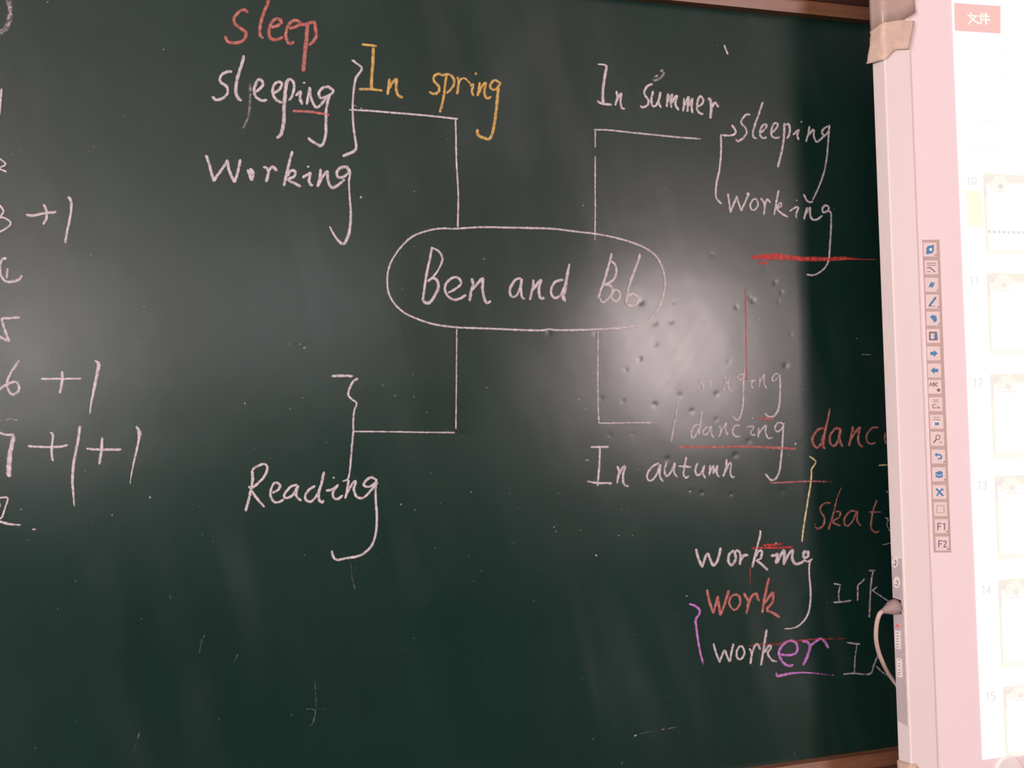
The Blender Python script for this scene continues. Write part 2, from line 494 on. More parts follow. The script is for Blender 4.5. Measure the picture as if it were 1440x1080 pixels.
# frame: a tan lip that slopes down to the sheet, dark rail outside it
LIPB = 0.017
profile_bar('top_lip', [(0.004, BT), (-0.013, BT), (-0.0175, BT + LIPB), (-0.0175, BT + LIPB + .004), (0.004, BT + LIPB + .004)], BX0 - .02, BX1 + .02, 'x', M_WOOD, board)
profile_bar('top_rail', [(WALL_Y, BT + .02), (-0.020, BT + LIPB + .003), (-0.030, BT + LIPB + .010), (-0.030, BT + .085), (-0.022, BT + .092), (WALL_Y, BT + .092)], BX0 - .06, BX1 + .06, 'x', M_DARK, board)
profile_bar('bottom_lip', [(0.004, BB), (-0.013, BB), (-0.0175, BB - LIPB), (-0.0175, BB - LIPB - .004), (0.004, BB - LIPB - .004)], BX0 - .02, BX1 + .02, 'x', M_WOOD, board)
profile_bar('bottom_rail', [(WALL_Y, BB - .02), (-0.020, BB - LIPB - .003), (-0.030, BB - LIPB - .010), (-0.030, BB - .085), (-0.022, BB - .092), (WALL_Y, BB - .092)], BX0 - .06, BX1 + .06, 'x', M_DARK, board)
for xa, xb in ((BX0 - .06, BX0), (BX1, BX1 + .06)):
    box('side_rail', (xa, -0.03, BB - .092), (xb, WALL_Y, BT + .092), M_WOODV, board, 0.004)

# ------------------------------------------------------------------ chalk writing
class Ribbons:
    """chalk strokes collected into one raised mesh (a word, a bracket, a line)"""
    def __init__(s): s.V = []; s.F = []; s.C = []
    def stroke(s, pts, width, cover=0.95, z=0.0006, fade=(0, 0)):
        P = catmull(pts, 1.6) if len(pts) > 1 else None
        if P is None:
            return s.dot(pts[0], width, cover, z)
        n = len(P); xy = P[:, :2]
        L = np.concatenate([[0], np.cumsum(np.hypot(*np.diff(xy, axis=0).T))]); tot = L[-1]
        T_ = np.gradient(xy, axis=0); T_ /= np.maximum(np.hypot(T_[:, 0], T_[:, 1])[:, None], 1e-6)
        Nn = np.stack([-T_[:, 1], T_[:, 0]], -1)
        wn = 1 + 0.22 * (value_noise(L + random.random() * 50, L * 0, 7, 1, random.randint(0, 999), 2) - 0.5)
        W = (P[:, 2] if P.shape[1] > 2 else np.full(n, width)) * wn
        hw = W * 0.46
        e = np.minimum(L, tot - L)                  # round the tips
        tip = np.clip(e / np.maximum(hw, .3), 0, 1); hw = hw * np.sqrt(np.clip(1 - (1 - tip) ** 2, 0.12, 1))
        cv = np.full(n, cover, float)
        if fade[0]: cv *= np.clip(L / fade[0] + .1, 0, 1)
        if fade[1]: cv *= np.clip((tot - L) / fade[1] + .1, 0, 1)
        base = len(s.V)
        for i in range(n):
            for k, (a, h, c) in enumerate(((-1.15, .00005, .0), (-.55, .4, .92), (.0, .5, .94), (.55, .4, .92), (1.15, .00005, .0))):
                q = xy[i] + Nn[i] * hw[i] * a
                p = at(q[0], q[1])
                s.V.append((p.x, -0.0004 - z * h - s.lift, p.z)); s.C.append(cv[i] * c)
            if i:
                for k in range(4):
                    a0 = base + (i - 1) * 5 + k
                    s.F.append((a0, a0 + 1, a0 + 6, a0 + 5))
    lift = 0.0003
    def dot(s, p, width, cover, z=0.0006):
        base = len(s.V); c = at(p[0], p[1])
        s.V.append((c.x, -0.0004 - z - s.lift, c.z)); s.C.append(cover)
        n = 8; rot = random.random() * 6
        for k in range(n):
            a = rot + 2 * math.pi * k / n; r = width / 2 * random.uniform(.75, 1.15)
            q = at(p[0] + r * math.cos(a), p[1] + r * math.sin(a))
            s.V.append((q.x, -0.0005 - s.lift, q.z)); s.C.append(cover * .35)
        for k in range(n): s.F.append((base, base + 1 + k, base + 1 + (k + 1) % n))
    def build(s, name, key, label=None, stuff=False):
        me = bpy.data.meshes.new(name)
        me.from_pydata(s.V, [], s.F)
        me.polygons.foreach_set('use_smooth', [True] * len(s.F))
        a = me.attributes.new('cover', 'FLOAT', 'POINT'); a.data.foreach_set('value', s.C)
        me.update()
        o = link(name, me, CH[key], board)
        if label: o['label'] = label
        if stuff: o['kind'] = 'stuff'
        return o

LIFTS = [0]
def write(name, key, label, ox, oy, sc, width, strokes, cover=0.95, fade=(0, 0), split=None):
    """strokes are polylines in a magnified view: origin (ox, oy), `sc` view units per photo pixel; a point may carry its own width"""
    if split:                               # two words of one line: (strokes in the first, label of each)
        k, la, lb = split
        write(name, key, la, ox, oy, sc, width, strokes[:k], cover, fade)
        return write(name, key, lb, ox, oy, sc, width, strokes[k:], cover, fade)
    if label is None and len(strokes) > 1:  # loose marks: each is a part of its own
        for st in strokes: write(name, key, None, ox, oy, sc, width, [st], cover, fade)
        return
    r = Ribbons()
    LIFTS[0] += 1
    r.lift = 0.00015 + 0.00002 * (LIFTS[0] % 20)
    for st in strokes:
        w = width; c = cover
        if isinstance(st, tuple):           # (polyline, width)
            st, w = st
        pts = [(ox + p[0] / sc, oy + p[1] / sc) + ((p[2],) if len(p) > 2 else ()) for p in st]
        r.stroke(pts, w, c, fade=fade)
    return r.build(name, key, label)

WD, BR, LN, UL, SY = 'chalk_word', 'chalk_bracket', 'chalk_line', 'chalk_underline', 'chalk_symbol'

A = (270, 0, 6)
write(WD, 'r', 'red chalk word sleep', *A, 5.6, [
    [(475, 110), (445, 85), (400, 100), (360, 150), (360, 195), (400, 235), (450, 270), (455, 310), (420, 350), (350, 365), (295, 345), (280, 305)],
    [(658, -30), (635, 40), (600, 130), (575, 230), (575, 295), (605, 325)],
    [(665, 235), (730, 215), (755, 190), (735, 162), (695, 168), (665, 210), (650, 270), (660, 320), (700, 338), (750, 325), (768, 312)],
    [(820, 245), (880, 225), (910, 203), (890, 178), (850, 180), (815, 215), (793, 280), (800, 335), (828, 370), (862, 352)],
    [(905, 212), (960, 206), (1030, 190), (1040, 240), (1048, 305), (1020, 355), (985, 385)],
    ([(975, 215), (965, 350), (950, 480), (938, 608)], 6.8)])
write(WD, 'w', 'white chalk word sleeping above the word Working', *A, 4.8, [
    [(340, 610), (315, 605), (260, 625), (235, 670), (255, 705), (295, 735), (300, 785), (260, 830), (205, 845), (170, 815)],
    ([(440, 468), (415, 560), (385, 660), (370, 760), (385, 820), (418, 855)], 5.6),
    [(520, 790), (560, 760), (598, 720), (592, 685), (560, 672), (535, 720), (525, 780), (550, 830), (590, 850), (635, 845)],
    [(690, 790), (735, 760), (760, 715), (735, 692), (700, 710), (680, 760), (690, 810), (720, 850), (765, 870)],
    ([(800, 680), (790, 760), (778, 900), (775, 1020), (765, 1090), (745, 1140), (715, 1168)], 6.2),
    [(800, 720), (815, 672), (845, 680), (862, 720), (855, 780), (840, 820), (815, 850)],
    [(872, 810), (915, 775), (912, 830), (932, 885)], [(935, 697), (958, 703)],
    [(968, 885), (980, 820), (995, 742), (998, 800), (1012, 850), (1040, 902), (1065, 905), (1100, 870), (1135, 825)],
    [(1185, 760), (1150, 735), (1100, 745), (1070, 790), (1090, 828), (1140, 815), (1185, 785), (1192, 750)],
    [(1165, 790), (1140, 880), (1130, 1000), (1130, 1120), (1112, 1200), (1085, 1232), (1050, 1215), (1010, 1190), (980, 1163)]])
write(UL, 'r', 'short red chalk underline below sleeping', *A, 4.6, [[(850, 938), (1000, 945), (1100, 962), (1160, 972)]])
write(LN, 'w', 'faint rubbed chalk tail under sleeping', *A, 4, [[(490, 700), (490, 860), (480, 960), (455, 1040), (425, 1085)]], 0.32)
B = (270, 170, 6)
write(WD, 'w', 'white chalk word Working with a long hooked tail', *B, 4.9, [
    [(118, 290), (145, 360), (165, 440), (187, 508), (187, 508), (215, 460), (260, 400), (300, 335), (300, 335), (310, 400), (335, 470), (360, 517), (360, 517), (385, 440), (410, 325)],
    ([(470, 410), (485, 450), (505, 498), (515, 440), (495, 410), (490, 450)], 5.2),
    [(600, 390), (632, 400), (645, 440), (625, 518)], [(640, 435), (670, 390), (690, 395), (718, 425)],
    [(848, 255), (825, 340), (800, 440), (775, 552)], [(800, 470), (840, 420), (870, 430), (862, 470), (810, 497), (860, 525), (920, 558)],
    [(930, 482), (985, 450), (1000, 440), (988, 500), (1000, 540), (1022, 545)], [(975, 380), (985, 395)],
    [(1085, 405), (1080, 480), (1060, 562)], [(1068, 540), (1090, 490), (1140, 430), (1145, 500), (1175, 560), (1215, 555), (1290, 495)],
    [(1335, 430), (1300, 390), (1250, 400), (1220, 440), (1240, 477), (1290, 467), (1335, 420)],
    ([(1335, 425, 5), (1325, 520, 3.4), (1330, 640, 3.2), (1340, 780, 4.2), (1330, 920, 5), (1300, 1015, 5), (1265, 1037, 5), (1210, 980, 3.6), (1160, 890, 2.6)], 4)])
write(SY, 'w', None, *B, 4.0, [[(1418, 640), (1432, 652)]])
C = (480, 40, 6)
write(WD, 'y', 'yellow chalk words In spring', *C, 4.4, [
    [(172, 136), (240, 143), (302, 152)], ([(270, 162), (265, 300), (255, 440), (258, 520)], 5.4), [(148, 515), (250, 515), (348, 528)],
    ([(405, 425), (400, 490), (390, 562)], 5), ([(395, 520), (430, 460), (465, 430), (462, 500), (475, 560), (520, 588)], 5),
    [(862, 405), (820, 385), (780, 410), (785, 450), (820, 490), (820, 535), (780, 555), (740, 535)],
    [(888, 383), (875, 480), (860, 600), (830, 712)], [(850, 400), (900, 388), (945, 420), (950, 470), (920, 520), (885, 550)],
    [(975, 410), (990, 440), (985, 500), (975, 558)], ([(985, 475), (1010, 430), (1045, 425), (1090, 470)], 3),
    [(1085, 490), (1112, 475), (1100, 530), (1118, 572)], [(1138, 372), (1130, 395)],
    [(1168, 455), (1158, 520), (1148, 577)], [(1155, 550), (1180, 500), (1218, 460), (1205, 540), (1228, 592), (1265, 575)],
    [(1335, 462), (1295, 438), (1260, 470), (1258, 502), (1290, 520), (1330, 485), (1342, 450)],
    ([(1325, 480), (1315, 600), (1300, 740), (1280, 860), (1250, 930), (1200, 925), (1152, 898), (1148, 850)], 5)], split=(5, 'yellow chalk word In', 'yellow chalk word spring'))
write(BR, 'w', 'white chalk brace left of the yellow words', *C, 4.2, [
    [(88, 268, 5), (130, 300, 3.6), (172, 332, 3.6), (155, 375, 4), (120, 430, 4.6), (103, 540, 3.8), (95, 680, 3.6), (102, 820, 3.8), (115, 920, 4.2), (126, 1000, 4.6), (110, 1035, 5.2), (60, 1060, 5.4), (10, 1080, 5)]])
write(LN, 'w', 'white chalk line from the brace beside In spring', *C, 3.2, [[(65, 688), (250, 697), (400, 710), (700, 735), (985, 766)]])
write(LN, 'w', 'upright white chalk line joining In spring to the rounded box', 0, 0, 1, 3.0, [[(640.5, 167), (641, 190), (641.8, 227), (644.3, 274), (643.6, 320)]])
write(SY, 'w', None, *C, 2.2, [[(108, 650), (135, 662)], [(160, 675), (175, 677)]], 0.5)

Dd = (530, 300, 6); Ee = (710, 300, 6)
pill = [(635, 322), (620, 321.5), (600, 325), (580, 333), (563.5, 348), (550, 368.5), (545, 387), (545.4, 406.5), (551.5, 423), (566.5, 438.5), (586.5, 448.5), (610, 456), (638, 460), (672, 461.7),
        (697, 462.5), (730, 464), (762, 464.6), (772, 463), (782, 464.3), (810, 464.2), (843, 463), (877, 461), (902, 456), (917, 445), (927, 431.5), (933, 413), (935, 395), (931.5, 378), (923, 361.5),
        (907, 349), (885, 340), (860, 333.3), (835, 328.8), (810, 325.8), (777, 322), (743, 320.8), (710, 320.2), (697, 319.8), (672, 319.8), (650, 321.2), (635, 322.2)]
write('chalk_rounded_box', 'w', 'white chalk rounded box drawn around the middle words', 0, 0, 1, 3.3, [pill], 0.9)
write(WD, 'w', 'first white chalk word in the rounded box', *Dd, 4.2, [
    [(465, 283), (450, 370), (425, 480), (405, 600), (385, 742)], ([(465, 292), (520, 320), (550, 370), (545, 420), (510, 490), (470, 540), (425, 572)], 3.6),
    ([(430, 577), (470, 545), (510, 570), (517, 630), (490, 690), (455, 745), (420, 758), (385, 738)], 5),
    [(598, 672), (660, 640), (708, 598), (700, 560), (670, 540), (620, 555), (580, 600), (575, 650), (600, 700), (650, 730), (700, 720), (752, 688)],
    ([(798, 548), (810, 600), (795, 660), (780, 742)], 5), ([(793, 655), (850, 590), (893, 550), (890, 620), (900, 700), (925, 755), (962, 740)], 4.6)])
write(WD, 'w', 'middle white chalk word in the rounded box', *Ee, 4.3, [
    [(138, 550), (90, 560), (50, 620), (40, 670), (60, 705), (100, 690), (130, 620), (140, 555), (134, 640), (145, 710), (168, 722)],
    [(240, 558), (235, 620), (210, 732)], ([(222, 660), (270, 600), (302, 563), (285, 640), (297, 710), (335, 718)], 5),
    [(492, 560), (430, 575), (395, 620), (390, 680), (420, 715), (470, 690), (500, 620)], ([(545, 425, 4), (525, 520, 5), (505, 640, 6), (492, 700, 6), (506, 747, 5)], 5)])
write(WD, 'w', 'last white chalk word in the rounded box', *Ee, 4.0, [
    ([(900, 338), (880, 420), (840, 560), (805, 660), (785, 718)], 4.4), [(895, 400), (930, 440), (940, 490), (915, 560), (870, 590), (835, 605)],
    [(835, 605), (880, 605), (905, 640), (895, 690), (860, 730), (822, 752), (800, 715)], [(928, 640), (960, 660), (968, 710), (940, 742), (905, 728), (898, 690), (928, 640)],
    ([(1135, 340), (1130, 380), (1090, 490), (1045, 620), (1020, 768)], 4.4), [(1035, 705), (1075, 680), (1112, 700), (1122, 740), (1100, 775), (1050, 778), (1022, 765)]])
write(LN, 'w', 'upright white chalk line from the corner below In summer', 0, 0, 1, 2.7, [[(836.8, 184), (836.7, 208)], [(836.7, 220), (836.6, 260), (836.8, 300), (836.3, 338)]], 0.75)
Ff = (820, 60, 6)
write(LN, 'w', 'white chalk line running under In summer', *Ff, 3.0, [[(88, 738), (200, 738), (400, 760), (600, 780), (800, 800), (1005, 815)]], 0.85, (0, 10))
write(WD, 'w', 'white chalk words In summer', *Ff, 3.9, [
    ([(122, 183, 2.6), (175, 188, 3), (197, 200, 4), (190, 240, 5), (175, 330, 5), (165, 430, 4.6), (168, 512, 4.6)], 4), [(118, 490), (150, 513), (242, 526)],
    [(280, 408), (287, 470), (268, 532)], [(275, 505), (305, 445), (320, 430), (315, 490), (322, 548), (352, 560)],
    [(587, 350), (545, 365), (515, 410), (525, 450), (550, 490), (540, 530), (500, 547), (480, 530)],
    [(590, 408), (575, 470), (582, 530), (610, 535), (640, 480), (652, 418), (636, 500), (657, 552)],
    [(715, 428), (710, 490), (703, 547)], [(712, 500), (735, 455), (752, 438), (740, 500), (743, 552)], [(748, 510), (775, 460), (792, 452), (777, 520), (805, 572)],
    [(850, 470), (850, 530), (840, 582)], [(850, 535), (875, 480), (890, 460), (880, 540), (880, 587)], [(888, 540), (915, 480), (922, 475), (914, 540), (922, 597)],
    [(958, 542), (1000, 520), (1012, 480), (985, 453), (965, 500), (960, 560), (982, 597), (1015, 602)],
    ([(1055, 463), (1075, 500), (1080, 560), (1072, 642)], 4.8), [(1080, 560), (1105, 510), (1120, 515), (1142, 547)]], split=(4, 'white chalk word In ahead of summer', 'white chalk word summer'))
write(SY, 'w', 'small smudged chalk scribble above In summer', *Ff, 4.0, [[(580, 305), (600, 320), (640, 305), (678, 268), (665, 235), (650, 252)], [(600, 292), (632, 276)]], 0.45)
write(SY, 'w', None, *Ff, 3.0, [[(1188, 20), (1205, 65), (1220, 102)]], 1.0)

G = (980, 120, 5.538)
write(BR, 'w', 'white chalk bracket between In summer and sleeping', *G, 3.4, [
    [(268, 308), (296, 345), (296, 378), (255, 392), (180, 388)], [(185, 388), (187, 500), (175, 650), (152, 760), (145, 860), (165, 900), (192, 926)]])
write(WD, 'w', 'white chalk word sleeping right of In summer', *G, 3.5, [
    [(415, 232), (385, 228), (350, 265), (345, 300), (375, 330), (385, 370), (360, 410), (315, 438), (303, 418)],
    [(513, 130), (485, 210), (450, 310), (435, 370), (440, 405), (465, 415)],
    [(490, 372), (530, 340), (541, 310), (520, 305), (495, 340), (490, 385), (510, 410), (545, 408)],
    [(582, 372), (620, 330), (627, 300), (600, 298), (580, 345), (578, 390), (605, 410), (647, 405)],
    ([(680, 293), (676, 400), (660, 510), (628, 640)], 4.0), [(690, 312), (712, 300), (722, 340), (715, 390), (698, 417)],
    [(745, 387), (792, 348), (780, 390), (792, 427)], [(810, 280), (815, 292)],
    [(877, 318), (865, 380), (848, 442)], [(862, 400), (905, 345), (910, 400), (932, 440), (970, 413), (1000, 385)],
    [(1020, 318), (985, 340), (973, 375), (1000, 387), (1025, 350), (1030, 308)],
    ([(1030, 308), (1022, 420), (1010, 560), (985, 690), (940, 810), (900, 892)], 3)], 0.85)
H = (980, 240, 5.538)
write(WD, 'w', 'white chalk word working above the red smear', *H, 3.5, [
    [(240, 178), (250, 250), (260, 322), (260, 322), (285, 260), (310, 203), (310, 203), (325, 260), (345, 312), (345, 312), (375, 240), (402, 178), (382, 186)],
    [(440, 220), (415, 260), (420, 300), (450, 305), (475, 265), (460, 225), (440, 220)],
    [(495, 215), (525, 260), (520, 347)], [(525, 272), (545, 225), (572, 252)],
    [(635, 153), (620, 230), (600, 347)], [(613, 295), (650, 250), (655, 275), (625, 300), (660, 335), (707, 362)],
    [(718, 318), (770, 285), (787, 290), (770, 340), (776, 372)], [(770, 230), (781, 236)],
    [(857, 285), (845, 330), (832, 382)], [(842, 345), (877, 288), (880, 340), (892, 375), (930, 382), (977, 350)],
    [(1025, 285), (1000, 270), (975, 295), (985, 327), (1015, 312), (1030, 285)],
    ([(1010, 318), (1040, 325), (1043, 420), (1036, 560), (1025, 690), (1000, 750), (950, 795), (900, 815), (850, 808)], 3), [(828, 183), (855, 235), (885, 247), (903, 238)]], 0.88)
write(UL, 'R', 'broad red chalk smear beneath working', *H, 8, [
    [(418, 678, 5), (480, 672, 8), (560, 672, 10), (640, 670, 11), (700, 678, 10), (790, 685, 7.5), (900, 688, 7), (1020, 690, 7.5), (1140, 684, 6), (1220, 688, 3), (1300, 692, 1.6), (1400, 692, 1.0)],
    [(470, 716, 3), (510, 722, 4), (555, 720, 2.5)]], 0.72)
write(LN, 'R', 'thin red chalk upright line above the faded word singing', 860, 340, 3.789, 2.2, [[(712, 240), (715, 400), (718, 560), (720, 740)]], 0.5)
I = (930, 500, 6)
write(WD, 'w', 'faded white chalk word singing', *I, 2.6, [
    [(385, 190), (345, 190), (317, 215), (350, 250), (345, 290), (320, 307), (305, 285)], [(388, 216), (440, 208), (415, 218), (405, 255), (418, 272)],
    [(530, 165), (537, 230), (520, 292)], [(530, 260), (562, 212), (560, 260), (575, 295), (600, 300)], [(700, 162), (660, 160), (640, 188), (668, 206), (698, 172)],
    ([(700, 115), (692, 200), (690, 300), (685, 430), (660, 520), (640, 547), (600, 515)], 3.2),
    [(735, 217), (800, 210), (770, 217), (755, 252), (778, 282)], [(832, 178), (820, 272)], [(825, 235), (867, 160), (863, 230), (887, 282)],
    [(990, 160), (960, 155), (930, 195), (945, 217), (985, 182)], ([(997, 160), (1000, 300), (990, 430), (960, 500), (910, 517), (865, 485)], 3.6)], 0.85)
write(UL, 'r', None, *I, 5.0, [[(812, 542), (870, 530), (945, 540)]], 0.6)
write(WD, 'w', 'white chalk word dancing over a red underline', *I, 3.0, [
    [(325, 580), (280, 590), (250, 650), (260, 697), (290, 670), (322, 600)], ([(340, 468), (330, 560), (315, 667)], 3.6),
    [(412, 600), (365, 618), (348, 655), (375, 668), (405, 630), (420, 598), (420, 660), (442, 697)],
    [(487, 588), (502, 640), (480, 690)], [(490, 665), (520, 610), (545, 570), (537, 620), (560, 672)],
    [(662, 592), (620, 592), (600, 640), (620, 682), (665, 682)], [(713, 602), (775, 600), (752, 645), (765, 670), (795, 668)], [(762, 522), (768, 535)],
    [(820, 608), (815, 692)], [(818, 665), (850, 615), (882, 590), (875, 640), (900, 697), (942, 690)],
    [(1030, 577), (985, 565), (955, 610), (975, 642), (1010, 620), (1035, 568)],
    ([(1025, 595), (1020, 720), (1010, 850), (995, 970), (965, 1037), (920, 1047), (875, 995)], 3.6)], 0.85)
write(SY, 'w', None, *I, 4.2, [[(1122, 748), (1136, 742)]], 0.95)
write(UL, 'r', 'long red chalk underline below dancing', *I, 4.6, [[(140, 770), (400, 772), (700, 768), (950, 778), (1135, 785)]], 0.75)
write(BR, 'w', 'faded white chalk bar left of dancing', *I, 3.0, [[(172, 340), (140, 400), (115, 540), (95, 650), (82, 745)]], 0.7, (20, 8))
write(SY, 'w', None, *I, 2.4, [[(100, 290), (125, 268), (150, 295)], [(145, 345), (175, 330)]], 0.4)
J = (810, 560, 6)
write(LN, 'w', 'upright white chalk line below the rounded box towards In autumn', 0, 0, 1, 2.7, [[(840.8, 465), (840.5, 500), (840.2, 540), (840.8, 570), (841.8, 592)]], 0.75)
write(LN, 'w', 'white chalk line fading out above In autumn', *J, 2.6, [[(188, 192), (212, 210), (450, 207), (720, 205)]], 0.85, (0, 30))
write(WD, 'w', 'white chalk words In autumn', *J, 3.5, [
    [(120, 412), (275, 410)], [(200, 415), (195, 560), (180, 740)], [(88, 700), (180, 715), (297, 715), (275, 728)],
    ([(345, 570), (362, 610), (355, 660), (345, 717)], 4), ([(352, 660), (395, 582), (412, 575), (395, 650), (402, 722), (442, 745)], 4),
    [(702, 545), (640, 580), (600, 640), (605, 685), (640, 692), (680, 640), (710, 560), (704, 650), (735, 707)],
    [(762, 543), (745, 610), (765, 657), (800, 620), (832, 550), (825, 620), (852, 667)],
    [(930, 493), (915, 580), (905, 640), (928, 672), (952, 652)], [(863, 572), (970, 580)],
    [(1025, 543), (1005, 610), (1025, 652), (1060, 620), (1082, 568), (1070, 630), (1092, 677)],
    [(1130, 563), (1123, 652)], [(1126, 630), (1157, 570), (1157, 640)], [(1160, 630), (1192, 572), (1185, 630), (1208, 667)],
    [(1270, 513), (1265, 580), (1240, 662)], [(1255, 625), (1295, 545), (1307, 560), (1300, 630), (1318, 667), (1338, 660)]], 0.9, split=(5, 'white chalk word In ahead of autumn', 'white chalk word autumn'))
write(SY, 'w', None, *J, 2.2, [[(75, 520), (110, 525)]], 0.5)
K = (1080, 560, 6)
write(WD, 'r', 'red chalk word dancing cut off by the whiteboard', *K, 4.2, [
    [(468, 250), (420, 265), (380, 320), (375, 372), (410, 417), (445, 385), (472, 300)], ([(522, 85, 2.6), (500, 190, 4), (475, 300, 4.6), (462, 400, 4.6), (482, 427, 4.6)], 4),
    [(612, 260), (570, 255), (525, 310), (520, 370), (550, 402), (585, 370), (612, 265), (600, 340), (627, 412)],
    [(715, 238), (705, 300), (680, 402)], [(695, 345), (735, 285), (772, 248), (760, 320), (765, 380), (800, 412)],
    ([(932, 250), (880, 250), (835, 300), (830, 355), (865, 385), (907, 375)], 3), ([(988, 290), (982, 340), (995, 385)], 3)], 0.88)
write(SY, 'Y', None, *K, 2.6, [[(930, 566), (1030, 560)]], 0.7)
write(BR, 'Y', 'small yellow chalk brace left of skat', *K, 2.8, [
    [(345, 488), (390, 520), (400, 545), (365, 600), (365, 640), (358, 720), (350, 770), (335, 860), (300, 1080), (284, 1212)]], 0.85)
write(UL, 'r', 'thin red chalk line between dancing and skat', *K, 2.8, [[(0, 716), (150, 709), (350, 701), (540, 705)]], 0.8, (4, 30))
Ll = (1080, 680, 6)
write(WD, 'r', 'red chalk letters skat beside the whiteboard', *Ll, 3.2, [
    [(527, 165), (480, 165), (440, 200), (445, 240), (475, 290), (465, 350), (420, 382), (395, 365)],
    ([(617, 33, 1.6), (585, 110, 2), (555, 230, 3), (530, 320, 3.2), (508, 392, 3.2)], 3), [(562, 240), (603, 238), (600, 280), (545, 322), (612, 357)],
    [(747, 240), (700, 230), (650, 280), (640, 332), (670, 357), (715, 310), (750, 235), (750, 310), (782, 357)],
    [(917, 138), (890, 210), (870, 310), (870, 380), (905, 412), (937, 400)], ([(848, 240), (900, 240), (952, 240)], 2.6)], 0.72)
write(SY, 'w', None, *Ll, 2.4, [[(985, 290), (1012, 300), (1000, 350), (1030, 405)], [(995, 55), (1010, 80)], [(963, 516), (1040, 500)]], 0.5)
Mm = (950, 740, 6)
write(WD, 'w', 'white chalk word working above the red word work', *Mm, 4.4, [
    [(170, 188), (190, 270), (222, 340), (222, 340), (265, 230), (290, 280), (317, 330), (355, 280), (380, 178)],
    [(490, 200), (450, 240), (445, 300), (470, 327), (505, 280), (500, 220), (525, 205), (547, 250), (540, 327)], [(543, 295), (575, 245), (612, 245)],
    ([(708, 33, 2.6), (715, 60, 3.6), (690, 160, 3.6), (665, 260, 4), (645, 347, 4)], 4), [(658, 275), (700, 210), (727, 215), (715, 270), (685, 290), (725, 320), (777, 372)],
    ([(800, 247), (840, 245), (857, 235), (845, 317)], 5), ([(850, 135), (842, 150)], 4), ([(850, 312), (880, 250), (912, 203), (915, 240), (912, 327)], 5),
    ([(915, 305), (950, 240), (987, 200), (982, 270), (1010, 317), (1050, 310), (1085, 288)], 4.6),
    ([(1097, 203), (1078, 225), (1082, 260), (1112, 255), (1117, 213), (1097, 230)], 5), ([(1080, 275), (1110, 298), (1152, 275)], 3.2),
    ([(1152, 273, 3.4), (1130, 305, 3), (1125, 400, 3), (1137, 550, 3.4), (1130, 680, 3.4), (1100, 770, 3.2), (1040, 835, 3), (980, 860, 2.4), (915, 865, 1.6)], 3)])
write(UL, 'R', 'red chalk streaks through the top of working', *Mm, 4.0, [[(635, 185), (760, 180), (870, 182), (985, 175)], [(735, 160), (820, 155), (905, 148)]], 0.62)
write(LN, 'R', None, *Mm, 1.8, [[(628, 340), (626, 500)]], 0.28)
write(WD, 'r', 'red chalk word work', *Mm, 4.6, [
    [(262, 533), (285, 640), (315, 727), (315, 727), (355, 598), (355, 598), (365, 680), (375, 747), (375, 747), (410, 660), (447, 538)],
    ([(520, 570), (470, 590), (450, 640), (470, 690), (505, 702), (542, 650), (535, 590), (500, 578)], 3.6),
    [(573, 563), (605, 620), (610, 660), (595, 737)], [(610, 662), (640, 590), (680, 568), (688, 600), (702, 632)],
    [(787, 433), (765, 520), (745, 630), (728, 732)], [(743, 655), (800, 577), (820, 560), (815, 640), (768, 702), (820, 730), (877, 767)]])
Nn_ = (950, 820, 6)
write(WD, 'w', 'white chalk letters work ahead of the purple ending', *Nn_, 3.7, [
    [(318, 506), (340, 590), (370, 662), (370, 662), (410, 568), (430, 610), (455, 657), (470, 580), (487, 508)],
    [(545, 523), (515, 570), (515, 620), (545, 642), (577, 600), (570, 550), (545, 523)],
    [(620, 548), (640, 590), (628, 682)], [(640, 602), (660, 540), (690, 513), (712, 562)],
    [(768, 388), (750, 490), (735, 590), (718, 692)], [(743, 585), (792, 520), (802, 545), (775, 590), (810, 647), (853, 662)]], 0.88)
write(WD, 'p', 'purple chalk letters er', *Nn_, 4.3, [
    [(880, 600), (950, 607), (1010, 590), (1027, 550), (1010, 500), (960, 485), (910, 510), (873, 570), (880, 630), (920, 682), (960, 697), (992, 685)],
    ([(1065, 490), (1100, 490), (1130, 530), (1110, 610), (1073, 692)], 5), [(1130, 532), (1180, 490), (1225, 468), (1260, 500), (1287, 548)]], 0.85)
write(UL, 'p', 'purple chalk underline below er', *Nn_, 3, [[(848, 752, 4), (855, 780, 4.6), (900, 775, 5), (1000, 757, 3.4), (1120, 755, 2.6), (1340, 778, 2)]], 0.85, (0, 50))
write(LN, 'R', 'faint red chalk line behind worker', *Nn_, 2.6, [[(610, 530), (700, 515), (850, 515), (960, 490), (1200, 472), (1440, 467)]], 0.42, (6, 25))
write(BR, 'p', 'purple chalk brace left of work', *Nn_, 3.8, [
    [(110, 172), (160, 190), (200, 225), (195, 265), (168, 310), (175, 390), (190, 500), (210, 600), (235, 690)]], 0.85, (0, 10))
write(SY, 'w', None, *Nn_, 3.4, [[(85, 104), (97, 110)]], 0.7)
Oo = (1120, 780, 7.2)
write(SY, 'w', 'white chalk character strokes beside the cable plug', *Oo, 3.0, [
    [(370, 290), (452, 307)], [(437, 320), (425, 400), (430, 470)], [(368, 482), (450, 478), (552, 464)],
    [(687, 243), (655, 280), (620, 312), (620, 380), (615, 467)], [(728, 162), (795, 160)], [(772, 165), (750, 330), (742, 500), (735, 635)],
    ([(755, 355), (790, 377), (860, 425), (932, 472)], 2.4), [(818, 323), (765, 362)]], 0.62, split=(3, 'white chalk character of three strokes near the plug', 'white chalk character cut off beside the plug'))
write(SY, 'w', None, *Oo, 2.6, [[(302, 480), (310, 486)]], 0.4)
Pp = (1120, 880, 7.2)
